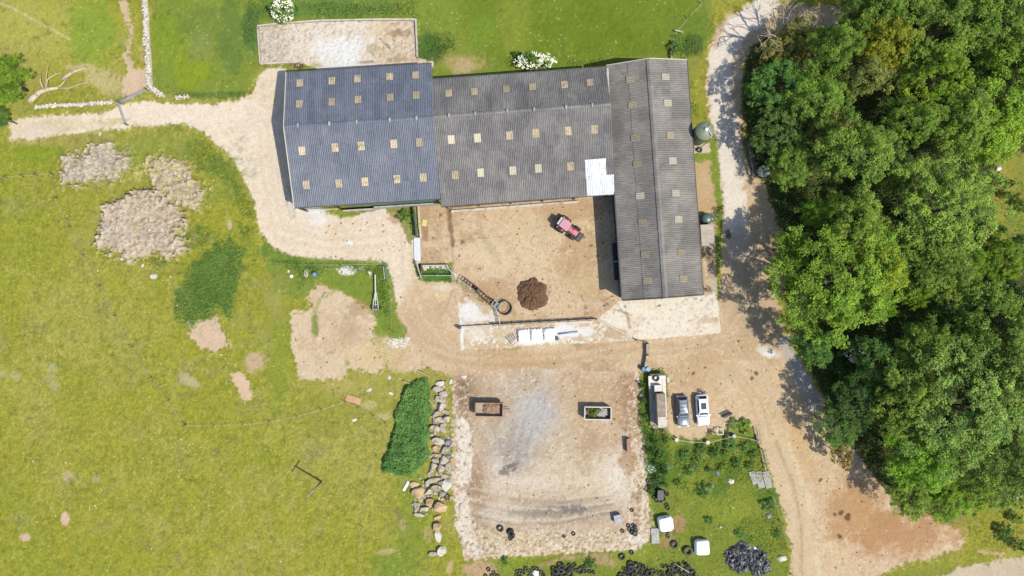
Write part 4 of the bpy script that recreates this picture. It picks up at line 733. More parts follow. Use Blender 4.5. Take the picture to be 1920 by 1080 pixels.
# bare twiggy tree over the lane
c = W(1478, 60, 6); t = thing('bare_tree', 'half-dead tree with bare pale twigs over the lane bend', 'tree', (c.x, c.y, 0))
m = MB(); rr = random.Random(5)
def twig(p, d, l, r, dep):
    pts = [p]; q = Vector(p)
    for k in range(3):
        d = (d + Vector((rr.uniform(-.45, .45), rr.uniform(-.45, .45), rr.uniform(-.2, .3)))).normalized(); q = q + d * (l / 3); pts.append(q.copy())
    m.path(pts, [r, r * .8, r * .6, r * .35], 5)
    if dep:
        for k in range(4 if dep > 1 else 3): twig(pts[rr.choice([1, 2, 3])], (d + Vector((rr.uniform(-1, 1), rr.uniform(-1, 1), rr.uniform(-.2, .6)))).normalized(), l * .62, r * .55, dep - 1)
m.path([(0, 0, -.2), (.1, 0, 2), (0, .1, 4.2)], [.3, .26, .2], 7)
for k in range(7): a = k * .9 + .3; twig((0, 0, 3 + .2 * k), Vector((cos(a), sin(a), .45)).normalized(), 4.4, .13, 2)
m.build('branches', M_DEAD, t, True)
for dx, dy, s, g in [(.5, -1.5, .42, 'sallow'), (2.2, -1.0, .36, 'yellow'), (-1.6, -2.2, .3, 'sallow'), (3.0, -2.6, .34, 'sallow')]:
    o = inst('foliage', CROWN['loose'][0], t, (dx, dy, 5.2), (0, 0, dx), (s, s, s * .8)); g = GREENS[g]; o.color = (g[0] * 1.5, g[1] * 1.4, g[2] * 1.4, 1)
c = W(1575, 850, 3); t = thing('dying_tree', 'small ochre-leaved dying tree in the shade at the foot of the wood', 'tree', (c.x, c.y, 0)); o = inst('crown', CROWN['shrub'][1], t, (0, 0, 3), (0, 0, .4), (.8, 1.1, 1.0)); o.color = (*[v * 1.6 for v in alb(170, 150, 84)], 1); inst('stem', STEM, t, (0, 0, 0), (0, 0, 0), (1, 1, 2.4))
# shrubs: clearing, right-hand meadow, weeds in the yard
def shrub(label, px, py, rpx, h, green, group, cat='shrub', name='shrub', i=[0]):
    i[0] += 1; s = rpx / PPM / 2.0; t = thing(name, label, cat, G(px, py), random.uniform(0, 6.28), group); o = inst('crown', CROWN['shrub'][i[0] % 3], t, (0, 0, h * .35), (0, 0, 0), (s, s, h * .65 / 1.6)); g = GREENS[green]; k = GBOOST * random.uniform(.9, 1.1)
    o.color = (g[0] * k, g[1] * k, g[2] * k, 1); inst('stem', STEM, t, (0, 0, 0), (0, 0, 0), (s, s, h * .7)); return t
for lab, x, y, r, h, g in [('round dark bush in the clearing, nearest the trodden path', 1847, 408, 6, 1.2, 'dark'), ('dark bush below the round one along the clearing path', 1848, 428, 9, 1.5, 'deep'), ('dark bush on the right of the clearing path', 1869, 431, 11, 1.6, 'deep'), ('bush high in the clearing under the lime tree', 1868, 345, 13, 1.6, 'deep'), ('small dark bush near the top right of the clearing', 1888, 345, 7, 1.3, 'dark'), ('bush in the middle of the clearing', 1880, 366, 10, 1.4, 'deep'), ('bush at the right edge of the clearing', 1908, 385, 16, 1.6, 'mid'), ('leafy bush at the foot of the clearing', 1858, 455, 12, 1.6, 'deep')]:
    shrub(lab, x, y, r, h, g, 'bushes in the clearing')
for lab, x, y, r, h, g in [('largest of the dark bushes in the lower right meadow', 1877, 990, 14, 1.8, 'deep'), ('lowest dark bush in the lower right meadow', 1903, 1018, 12, 1.6, 'deep'), ('bush between the two dark ones in the lower right meadow', 1876, 1008, 9, 1.3, 'dark'), ('topmost bush in the lower right meadow', 1898, 968, 13, 1.4, 'mid')]:
    shrub(lab, x, y, r, h, g, 'bushes in the lower right meadow')
shrub('round bush in the pit by the west barn wall', 758, 405, 12, 1.0, 'olive', None); shrub('bush at the gate post north of the east barn', 1262, 92, 13, 1.2, 'deep', None)
for lab, x, y, r, h, g in [('dark weedy bush behind the white drum on the rope, left', 1312, 842, 12, 1.0, 'deep'), ('dark weedy bush just right of the middle white drum', 1338, 846, 11, 1.0, 'deep'), ('weedy bush beside the blue drum', 1368, 830, 14, .9, 'deep'), ('weedy bush beyond the rope, right of the blue drum', 1396, 800, 15, .9, 'mid'), ('spreading weed clump in the middle of the rough grass', 1318, 918, 15, .8, 'deep'), ('weed clump beside the fence planks', 1412, 852, 9, .7, 'deep'), ('weed clump near the concrete slabs', 1352, 875, 10, .8, 'mid'), ('weed clump on the right of the rough grass', 1440, 945, 13, .8, 'deep'), ('thistle patch above the bench', 1376, 796, 13, .5, 'olive'), ('weed tuft at the foot of the rubble pad', 947, 1050, 8, .6, 'deep'), ('weed tuft beside the tyre row', 1107, 1055, 11, .7, 'deep')]:
    shrub(lab, x, y, r, h, g, 'weed clumps in the rough grass', 'weeds', 'weed_clump')
for x, y, r in [(1283, 852, 9), (1346, 838, 8), (1394, 838, 9), (1404, 872, 8), (1380, 868, 10), (1290, 882, 10), (1306, 862, 9), (1330, 880, 8), (1272, 905, 9), (1360, 850, 7), (1385, 1000, 9), (1330, 975, 8), (1455, 1000, 8)]: shrub('low dark weed clump among others in the rough grass below the rope', x, y, r, random.uniform(.5, .9), random.choice(['mid', 'deep', 'nettle']), 'low weed clumps', 'weeds', 'weed_clump')
for x, y, r in [(1226, 825, 9), (1218, 845, 8), (1236, 850, 10), (1228, 868, 9), (1242, 880, 9), (1208, 780, 6), (1204, 720, 6), (1230, 895, 9), (1219, 918, 8), (1245, 905, 8), (1246, 822, 8), (1205, 750, 6)]: shrub('tall nettle clump in the strip beside the old trailer and rubble pad', x, y, r, random.uniform(.9, 1.4), random.choice(['deep', 'dark', 'nettle']), 'nettle clumps by the trailer', 'weeds', 'nettle_clump')
# elder bushes in flower
def elder(label, px, py, rx, ry, h, seed):
    t = thing('flowering_elder', label, 'shrub', G(px, py), 0, 'elder bushes in flower'); o = inst('crown', CROWN['shrub'][seed % 3], t, (0, 0, h * .4), (0, 0, seed), (rx / PPM / 2, ry / PPM / 2, h * .6 / 1.6)); g = GREENS['nettle']; o.color = (g[0] * 1.8, g[1] * 1.7, g[2] * 1.6, 1); inst('stem', STEM, t, (0, 0, 0), (0, 0, 0), (rx / PPM / 2, ry / PPM / 2, h * .7))
    r = np.random.default_rng(seed); n = 150; d = rand_dirs(r, n, .05); P = d * np.array([rx / PPM, ry / PPM, h * .62]) * r.uniform(.75, 1.0, (n, 1)) + np.array([0, 0, h * .42]); P = np.repeat(P, 5, 0) + r.normal(size=(n * 5, 3)) * .09
    V, Q = leaf_quads(P, np.array([0, 0, 1.0]) + r.normal(size=P.shape) * .3, .085, r); me = np_mesh('blossom', V, quads=Q, mat=pm('blossom', (.62, .6, .46), .8, .1, 4, 0, orand=0)); inst('blossom', me, t)
elder('white-flowering elder on the edge of the rubble platform', 538, 27, 22, 24, 3.0, 11); elder('white-flowering elder behind the middle barn', 1002, 122, 40, 17, 3.0, 12); elder('small flowering elder among the shaded trees of the lower wood', 1590, 655, 24, 24, 5.0, 14); elder('small pale-flowering elder beside the timber poles', 1426, 325, 10, 10, 2.2, 13)

def leaf_mass(name, polys, dens, hmax, leaf, cols, seed, kind='stuff', lump=14, amp=7, hmin=.15, label=None, cat=None, flat=.85, fade=1.0):
    """ground cover too dense to count: one mesh of leaf faces over lumpy clumps"""
    r = np.random.default_rng(seed); PP = []
    for pl in polys:
        xs = [p[0] for p in pl]; ys = [p[1] for p in pl]; e = amp * 2; a = (max(xs) - min(xs) + 2 * e) * (max(ys) - min(ys) + 2 * e) / PPM ** 2; n = int(a * dens)
        x = r.uniform(min(xs) - e, max(xs) + e, n); y = r.uniform(min(ys) - e, max(ys) + e, n); d = segdist(pl, x, y, True); d = np.where(inside(pl, x, y), d, -d) + amp * 3 * (fbm(x, y, 18, 3, seed) - .5); k = d > r.uniform(0, 12, n) * fade
        hh = (hmin + (hmax - hmin) * np.clip(fbm(x, y, lump, 3, seed + 1) * 1.7 - .35, 0, 1)) * sstep(0, 10, d); PP.append(np.stack([x, y, hh, d], -1)[k])
    Q = np.concatenate(PP); n = len(Q); iy = np.clip(np.searchsorted(PY, Q[:, 1]), 0, NY - 1); ix = np.clip(np.searchsorted(PX, Q[:, 0]), 0, NX - 1)
    z = Z[iy, ix] + Q[:, 2] * r.uniform(.55, 1.05, n); P = np.stack([(Q[:, 0] - 960) / PPM, (540 - Q[:, 1]) / PPM, z], -1)
    N = np.array([0, 0, flat]) + r.normal(size=(n, 3)) * .4; V, F = leaf_quads(P, N, leaf, r, .6)
    c = np.array([lin(q) / KEXP * 1.65 for q in cols]); t = fbm(Q[:, 0], Q[:, 1], 22, 3, seed + 2) * 1.6 - .3 + r.normal(size=n) * .22; t = np.clip(t, 0, .999) * (len(cols) - 1); i = t.astype(int); f = (t - i)[:, None]
    col = (c[i] * (1 - f) + c[np.minimum(i + 1, len(cols) - 1)] * f) * (1 + .2 * r.normal(size=(n, 1))).clip(.5, 1.6)
    o = inst(name, np_mesh(name, V, quads=F, mat=LEAF, tint=np.repeat(col, 4, 0))); tag(o, label, cat, None, kind); return o
NB = [(757, 720), (775, 708), (790, 710), (803, 706), (808, 725), (810, 760), (806, 800), (808, 850), (795, 875), (770, 893), (740, 893), (714, 885), (714, 865), (728, 830), (738, 780), (748, 740)]
NET = [(96, 130, 60), (112, 148, 70), (124, 156, 74)]
leaf_mass('nettle_bank', [NB], 280, 1.3, .10, [(98, 142, 76), (116, 160, 84), (134, 172, 88)], 61, lump=9, amp=4, hmin=.6, fade=.4)
leaf_mass('nettle_patch', [[(328, 585), (332, 545), (350, 505), (372, 475), (402, 455), (440, 445), (468, 470), (462, 510), (445, 560), (436, 622), (428, 600), (412, 590), (360, 620), (332, 600)]], 130, .7, .095, NET, 62, lump=10, amp=7, fade=1.6)
leaf_mass('rough_grass', [[(338, 262), (365, 250), (400, 265), (430, 300), (455, 340), (475, 380), (482, 412), (455, 412), (440, 395), (430, 350), (400, 330), (368, 325), (342, 300)], [(285, 240), (345, 232), (350, 246), (300, 262)], [(345, 420), (400, 415), (420, 440), (395, 460), (360, 470), (345, 450)], [(245, 480), (330, 478), (345, 498), (300, 505), (255, 500)], [(440, 410), (480, 425), (490, 470), (455, 460)]], 60, .5, .09, [(112, 142, 58), (138, 154, 62)], 63, amp=5)
leaf_mass('verge_weeds', [[(505, 478), (555, 485), (640, 492), (700, 492), (728, 494), (732, 530), (738, 590), (720, 600), (702, 560), (694, 520), (640, 505), (620, 500), (600, 520), (565, 535), (550, 510), (510, 495)], [(788, 519), (846, 519), (860, 530), (800, 530)], [(793, 499), (838, 499), (842, 515), (793, 515)], [(848, 514), (862, 520), (900, 552), (938, 578), (928, 587), (880, 552), (850, 530)], [(776, 493), (784, 493), (790, 520), (782, 520)], [(755, 388), (774, 388), (778, 440), (768, 430)], [(655, 398), (676, 396), (676, 402), (640, 408)], [(768, 385), (724, 390), (730, 396), (760, 396)]], 90, .5, .08, [(92, 132, 52), (118, 146, 58)], 64, amp=3)
leaf_mass('yard_weeds', [[(1195, 692), (1211, 700), (1213, 765), (1222, 802), (1236, 804), (1258, 832), (1262, 880), (1240, 920), (1215, 912), (1204, 850), (1193, 790)], [(1212, 690), (1244, 688), (1254, 704), (1256, 760), (1252, 798), (1249, 760), (1244, 702)], [(1205, 895), (1238, 905), (1230, 930), (1215, 925)]], 110, .9, .09, [(72, 112, 50), (100, 138, 58), (124, 152, 60)], 65, amp=3, hmin=.25)
leaf_mass('tall_grass', [[(1265, 835), (1330, 832), (1390, 825), (1415, 812), (1436, 880), (1440, 930), (1380, 900), (1330, 890), (1290, 900), (1262, 880)], [(1270, 900), (1340, 890), (1350, 930), (1290, 940)], [(1210, 1040), (1260, 1075), (1205, 1092), (1195, 1060)], [(1360, 985), (1460, 940), (1478, 1020), (1440, 1060), (1410, 1020)]], 36, .45, .085, [(94, 130, 46), (132, 150, 56), (150, 160, 66)], 66, amp=9)
leaf_mass('yard_grass', [[(1215, 880), (1262, 832), (1420, 815), (1445, 880), (1470, 970), (1484, 1090), (1200, 1090), (1215, 1020)], [(880, 1056), (1010, 1046), (1200, 1030), (1220, 1090), (880, 1090)]], 14, .35, .07, [(98, 128, 46), (136, 148, 58), (164, 164, 76)], 73, amp=4, hmin=.05, fade=.2)
leaf_mass('heap_weeds', [[(118, 298), (172, 275), (248, 290), (225, 330), (150, 345)], [(280, 300), (355, 315), (388, 365), (340, 392), (290, 365)], [(195, 420), (240, 370), (325, 375), (352, 472), (245, 490)], [(240, 300), (290, 300), (280, 360), (225, 360)]], 5, .35, .06, [(130, 142, 62), (176, 172, 92)], 74, amp=12, hmin=.05, fade=.2)
leaf_mass('rough_herbage', [[(800, 55), (850, 60), (862, 90), (835, 120), (800, 118), (790, 80)], [(455, 0), (500, -10), (520, 30), (485, 45), (470, 110), (455, 70)], [(560, 0), (780, 0), (790, 34), (600, 36), (565, 30)], [(330, 172), (470, 168), (468, 184), (330, 190)], [(945, 115), (1130, 110), (1130, 124), (950, 136)], [(1255, 60), (1300, 60), (1318, 110), (1270, 120)], [(1290, 130), (1304, 150), (1310, 230), (1292, 200)]], 45, .5, .09, [(82, 116, 52), (112, 136, 58), (130, 148, 66)], 67, amp=7)
leaf_mass('undergrowth', [[(1405, 90), (1500, 60), (1600, 40), (1700, -40), (1960, -40), (1960, 300), (1870, 275), (1840, 470), (1960, 560), (1960, 920), (1800, 965), (1700, 955), (1625, 890), (1570, 800), (1525, 700), (1478, 610), (1474, 480), (1445, 380), (1408, 300), (1392, 180)]], 34, 1.6, .15, [(70, 96, 48), (88, 116, 56), (104, 126, 66)], 68, lump=40, amp=6)
leaf_mass('meadow_weeds', [[(1850, 320), (1930, 330), (1930, 470), (1850, 470)], [(1800, 985), (1930, 950), (1930, 1040), (1820, 1030)]], 12, .5, .09, [(96, 126, 54), (140, 150, 66)], 69, amp=8)
# short tufts over the whole sward
r = np.random.default_rng(70); n = 70000; x = r.uniform(-40, 1960, n); y = r.uniform(-40, 1120, n); iy = np.searchsorted(PY, y).clip(0, NY - 1); ix = np.searchsorted(PX, x).clip(0, NX - 1)
k = (K[iy, ix] == 0) & (fbm(x, y, 40, 3, 71) > .34); x, y, iy, ix = x[k], y[k], iy[k], ix[k]
P = np.stack([(x - 960) / PPM, (540 - y) / PPM, Z[iy, ix] + .05], -1); V, F = leaf_quads(P, np.array([0, 0, .35]) + r.normal(size=P.shape) * .4, .06, r, .5)
col = C[iy, ix] * np.clip(1.0 + .22 * r.normal(size=(len(x), 1)), .5, 1.7)
tag(inst('grass_tufts', np_mesh('grass_tufts', V, quads=F, mat=LEAF, tint=np.repeat(col, 4, 0))), kind='stuff')
# taller tufts fringing every edge of the grass
n = 260000; x = r.uniform(-20, 1940, n); y = r.uniform(-20, 1100, n); a = r.uniform(0, 6.28, n); q = r.uniform(2, 6, n)
def kk(x, y): return K[np.searchsorted(PY, y).clip(0, NY - 1), np.searchsorted(PX, x).clip(0, NX - 1)]
k0 = kk(x, y); k1 = kk(x + q * np.cos(a), y + q * np.sin(a)); k = (k0 == 0) & (k1 != 0) & (k1 != 5); x, y = x[k], y[k]; iy = np.searchsorted(PY, y).clip(0, NY - 1); ix = np.searchsorted(PX, x).clip(0, NX - 1)
P = np.stack([(x - 960) / PPM, (540 - y) / PPM, Z[iy, ix] + r.uniform(.03, .22, len(x))], -1); V, F = leaf_quads(P, np.array([0, 0, .5]) + r.normal(size=P.shape) * .4, .085, r, .5)
col = np.array(alb(118, 140, 56)) * 1.3 * np.clip(1.0 + .3 * r.normal(size=(len(x), 1)), .4, 1.8)
tag(inst('edge_tufts', np_mesh('edge_tufts', V, quads=F, mat=LEAF, tint=np.repeat(col, 4, 0))), kind='stuff')
# ================================================================== VEHICLES
def rrect(w, l, z, c=.25, n=3, y0=0.0, taper=1.0):
    """rounded rectangle ring, 4*(n+1) points"""
    P = []
    for qx, qy, a0 in ((1, 1, 0), (-1, 1, pi / 2), (-1, -1, pi), (1, -1, 1.5 * pi)):
        for k in range(n + 1):
            a = a0 + k * pi / 2 / n; P.append((qx * (w / 2 - c) + c * cos(a), y0 + qy * (l / 2 - c) + c * sin(a), z))
    return P
def wheel(parent, p, r, w, axis='x', name='wheel', mt=None, mh=None):
    rad = r; prof = [(rad * .55, -w / 2), (rad * .9, -w / 2), (rad, -w * .3), (rad, w * .3), (rad * .9, w / 2), (rad * .55, w / 2)]
    o = MB().lathe(prof, 16, (0, 0, 0), 0, axis, True).build(name, mt or M_RUBBER, parent, True, p)
    MB().lathe([(0, -w * .32), (rad * .57, -w * .36), (rad * .57, w * .36), (0, w * .32)], 12, (0, 0, 0), 0, axis).build('rim', mh or M_STEEL, o, True)
    return o
def car(name, label, px, py, rz, paint, sunroof, bars):
    t = thing(name, label, 'car', G(px, py), rz, 'cars parked on the dirt')                 # nose points to local -y
    Lc, Wc = 4.55, 1.8
    m = MB(); S = []
    for z, w, l, c, y0 in ((.22, 1.62, 4.25, .3, 0), (.42, 1.78, 4.5, .38, 0), (.68, 1.8, 4.5, .42, 0), (.88, 1.72, 4.3, .42, .02), (.95, 1.55, 4.0, .4, .05)): S.append(rrect(w, l, z, c, 4, y0))
    m.loft(S); m.build('body', paint, t, True)
    MB().loft([rrect(1.5, 1.35, .955, .25, 3, -1.42), rrect(1.42, 1.25, 1.0, .3, 3, -1.4)]).build('bonnet', paint, t, True)
    MB().loft([rrect(1.56, 3.0, .9, .25, 4, .55), rrect(1.5, 2.75, 1.12, .25, 4, .58), rrect(1.28, 1.95, 1.44, .22, 4, .72), rrect(1.12, 1.75, 1.48, .2, 4, .74)]).build('cabin', paint, t, True)
    def pane(nm, P): MB().add(P, [(0, 1, 2, 3)]).build(nm, M_GLASS, t)
    pane('windscreen', [(-.66, -.93, 1.02), (.66, -.93, 1.02), (.54, -.27, 1.455), (-.54, -.27, 1.455)])
    pane('rear_window', [(.62, 2.06, 1.02), (-.62, 2.06, 1.02), (-.5, 1.72, 1.44), (.5, 1.72, 1.44)])
    for s in (1, -1):
        P = [(s * .795, -.55, 1.05), (s * .795, 1.75, 1.05), (s * .665, 1.5, 1.44), (s * .665, -.1, 1.44)]; pane('side_window', P if s > 0 else P[::-1])
        MB().box((s * .95, -.72, 1.0), (.2, .12, .13)).build('mirror', paint, t); MB().box((s * .6, -2.18, .68), (.34, .16, .15)).build('headlight', M_WHITEPL, t); MB().box((s * .64, 2.2, .75), (.28, .12, .18)).build('tail_light', M_RED, t)
        for y in (-1.4, 1.35): wheel(t, (s * .8, y, .32), .32, .2)
    if sunroof: MB().add([(-.4, .2, 1.492), (.4, .2, 1.492), (.4, 1.15, 1.492), (-.4, 1.15, 1.492)], [(0, 1, 2, 3)]).build('sunroof', M_GLASS, t)
    if bars:
        for s in (1, -1): MB().beam((s * .56, -.1, 1.53), (s * .56, 1.5, 1.53), .05, .05).build('roof_rail', M_DARKST, t)
        for y in (.1, .65, 1.2): MB().beam((-.56, y, 1.55), (.56, y, 1.55), .05, .04).build('roof_bar', M_DARKST, t)
    MB().box((0, -2.24, .42), (1.0, .06, .14)).build('grille', M_DARKST, t); return t
car('parked_car', 'silver-blue estate car with roof bars, left of the white car', 1278, 769, radians(4), M_CARG, False, True)
car('parked_car', 'white car with a dark sunroof, right of the silver-blue car', 1315, 767, radians(4), M_CARW, True, False)

# tractor with front loader, nose towards the lower right
t = thing('tractor', 'faded red tractor with pinkish cab roof and front loader in the concrete yard', 'tractor', G(1062, 427), radians(-36))      # nose points to local +x
for s in (1, -1):
    wheel(t, (-.75, s * .92, .8), .8, .48, 'y', 'rear_wheel', None, M_DARKST); wheel(t, (1.35, s * .82, .56), .56, .36, 'y', 'front_wheel', None, M_DARKST)
    MB().box((-.75, s * .8, 1.5), (1.15, .34, .08), 0, 0, .9).build('mudguard', M_RED, t)
    MB().path([(-.1, s * .52, 1.45), (1.2, s * .5, 1.35), (2.15, s * .48, .55)], .07, 6).build('loader_arm', M_DARKST, t)
MB().loft([[(x, y * .43, 0 + z) for y, z in ((-1, .7), (1, .7), (1, 1.3), (.75, hz), (-.75, hz), (-1, 1.3))] for x, hz in ((.25, 1.55), (1.2, 1.5), (1.85, 1.42))]).build('bonnet', M_RED, t)
MB().box((.4, 0, .62), (2.6, .46, .4)).build('chassis', M_DARKST, t)
MB().box((-.45, 0, 1.62), (1.3, 1.25, 1.3), 0, 0, .92).build('cab_glass', M_GLASS, t)
for sx in (-1.08, .18):
    for sy in (-.6, .6): MB().beam((sx, sy, .95), (sx * .97, sy * .93, 2.3), .09, .09).build('pillar', M_RED, t)
MB().loft([rrect(1.42, 1.36, 2.28, .15, 3), rrect(1.46, 1.4, 2.36, .15, 3), rrect(1.3, 1.25, 2.44, .15, 3)]).build('cab_roof', M_PINK, t, False, (-.42, 0, 0))
MB().box((-1.3, 0, 2.2), (.42, 1.2, .14)).build('rear_canopy', M_STEEL, t)
MB().path([(1.1, .28, 1.4), (1.1, .28, 2.1)], .05, 6).build('exhaust', M_DARKST, t)
MB().beam((2.15, -.62, .5), (2.15, .62, .5), .16, .16).build('loader_crossbar', M_STEEL, t)
m = MB(); m.box((2.45, 0, .12), (.6, 1.3, .06)); m.box((2.18, 0, .4), (.06, 1.3, .55)); m.box((2.45, .64, .3), (.55, .05, .36)); m.box((2.45, -.64, .3), (.55, .05, .36)); m.build('loader_bucket', M_DARKST, t)
for s in (1, -1): MB().beam((-1.2, s * .4, .6), (-1.75, s * .4, .5), .09, .09).build('linkage_arm', M_DARKST, t)
o = MB().box((0, 0, .5), (.85, .16, .9)).build('transport_box', M_WOOD, t, False, (-1.95, 0, .25), (0, 0, radians(90)))

# open trailer with soil, pale skip with weeds
def open_box(t, L, Wd, z0, z1, mat, mi, th=.07):
    for c, d, nm in [((0, Wd / 2, (z0 + z1) / 2), (L, th, z1 - z0), 'side_panel'), ((0, -Wd / 2, (z0 + z1) / 2), (L, th, z1 - z0), 'side_panel'), ((L / 2, 0, (z0 + z1) / 2), (th, Wd - th - .01, z1 - z0), 'end_panel'), ((-L / 2, 0, (z0 + z1) / 2), (th, Wd - th - .01, z1 - z0), 'tailgate')]: MB().box(c, d).build(nm, mat, t)
    MB().box((0, 0, z0 + .03), (L - th, Wd - th, .06)).build('floor', mi, t)
def lump_mesh(name, mat, L, Wd, h, seed, n=22, ridged=.3, prof=None, smooth=True):
    r = np.random.default_rng(seed); u = np.linspace(-1, 1, n); X, Y = np.meshgrid(u, u); d = np.sqrt(X ** 2 + Y ** 2) if prof is None else np.maximum(abs(X), abs(Y)) ** prof
    k = np.maximum(abs(X), abs(Y)) / np.maximum(np.hypot(X, Y), 1e-6)
    if prof is None: X2, Y2 = X * k, Y * k; d = np.hypot(X2, Y2)
    else: X2, Y2 = X, Y
    edge = 1 + .34 * (fbm(X2 * 3 + 20, Y2 * 3 + 20, 1, 3, seed) - .5) * (prof is None) * 2
    Zz = h * np.clip(1 - d ** 2, 0, 1) ** .7 + ridged * (fbm(X2 * 6 + 9, Y2 * 6 + 9, 1, 3, seed + 1) - .5) * np.clip((1 - d) * 4, 0, 1) + ridged * .5 * (r.random(X.shape) - .5) * np.clip((1 - d) * 5, 0, 1)
    V = np.stack([X2 * L / 2 * edge, Y2 * Wd / 2 * edge, Zz], -1).reshape(-1, 3); i = np.arange(n * n).reshape(n, n); Q = np.stack([i[:-1, :-1], i[:-1, 1:], i[1:, 1:], i[1:, :-1]], -1).reshape(-1, 4)
    return np_mesh(name, V, quads=Q, mat=mat, smooth=smooth)
p = W(917, 768, 1.5); t = thing('farm_trailer', 'rusty brown open farm trailer half filled with soil, drawbar to the right', 'trailer', (p.x, p.y, 0), radians(-1))
open_box(t, 3.95, 1.9, .75, 1.6, M_RUST, pm('trailer_floor', alb(206, 184, 160), .9, .15, 3, .1))
inst('soil_load', lump_mesh('soil_load', M_SOIL, 3.1, 1.8, .34, 81, 22, .35), t, (.4, 0, .82))
for s in (1, -1): MB().beam((-1.97, s * .95, 1.62), (1.97, s * .95, 1.62), .09, .05).build('rim_rail', M_RUSTL, t); MB().beam((s * 1.97, -.89, 1.621), (s * 1.97, .89, 1.621), .09, .05).build('rim_rail', M_RUSTL, t)
MB().path([(1.95, 0, .75), (3.0, 0, .55)], .06, 6).build('drawbar', M_RUST, t); MB().box((-.1, 0, .66), (3.6, .9, .16)).build('chassis', M_DARKST, t)
for s in (1, -1): wheel(t, (-.3, s * .78, .38), .38, .24, 'y')
for k in range(5): MB().box((-1.6 + k * .8, -.99, 1.15), (.08, .08, .85)).build('side_stake', M_RUST, t)
p = W(1121, 775, 1.3); t = thing('skip', 'cream-painted open skip with green weeds growing inside', 'skip', (p.x, p.y, 0), radians(-1))
open_box(t, 3.75, 1.75, .12, 1.35, M_CREAM, M_SOIL, .09)
inst('soil_load', lump_mesh('soil_load', M_CONCG, 2.2, 1.5, .35, 82, 16, .4), t, (.6, 0, .5))
o = inst('weeds', CROWN['shrub'][0], t, (-.75, .1, .7), (0, 0, 1), (.42, .38, .5)); g_ = GREENS['olive']; o.color = (g_[0] * 1.7, g_[1] * 1.7, g_[2] * 1.4, 1); o = inst('weeds', CROWN['shrub'][2], t, (.1, .3, .6), (0, 0, 2), (.25, .22, .3)); o.color = (g_[0] * 1.5, g_[1] * 1.6, g_[2] * 1.4, 1)
for s in (1, -1):
    MB().beam((-1.9, s * .9, 1.36), (1.9, s * .9, 1.36), .12, .08).build('rim_rail', M_CREAM, t)
for s in (1, -1): MB().beam((s * 1.9, -.84, 1.361), (s * 1.9, .84, 1.361), .12, .08).build('rim_rail', M_CREAM, t)

# old flat trailer with a raised body
t = thing('flat_trailer', 'weathered flat trailer carrying a long grey-brown box body, left of the cars', 'trailer', G(1231, 750), radians(2.4))
M_DECK = pm('deck', alb(206, 196, 176), .85, .16, 2, .15, dirt=alb(158, 146, 126), dthr=.5); M_DECKW = pm('deck_white', alb(248, 240, 222), .8, .08, 2, .05, dirt=alb(206, 194, 170), dthr=.66)
for k in range(5): MB().box((-1.0 + k * .5, -.6, .95), (.49, 5.6, .1)).build('deck_plank', M_DECK, t)
MB().box((0, 2.95, .955), (2.5, 1.45, .1)).build('front_deck', M_DECKW, t); MB().box((.95, -.1, 1.03), (.5, 6.3, .06)).build('side_board', M_DECKW, t)
MB().box((.15, -1.0, 1.75), (1.22, 4.6, 1.45)).build('box_body', pm('box_roof', alb(178, 160, 136), .85, .16, 2, .15, dirt=alb(206, 190, 166), dthr=.6), t); MB().box((.2, -2.75, 2.51), (1.28, 1.5, .08)).build('roof_sheet', M_CONC, t)
MB().box((-.05, 1.95, 1.4), (1.05, .95, .8)).build('white_crate', M_DECKW, t)
for y in (-1.9, -1.0): 
    for s in (1, -1): wheel(t, (s * 1.0, y, .42), .42, .26)
MB().box((0, -.2, .78), (1.0, 6.6, .2)).build('chassis', M_DARKST, t); MB().box((0, 3.85, .9), (2.1, .3, .5)).build('headboard', M_DARKST, t); MB().beam((-.1, -3.5, .9), (-.1, -3.95, .9), 1.5, .1).build('tail_board', M_DECK, t)

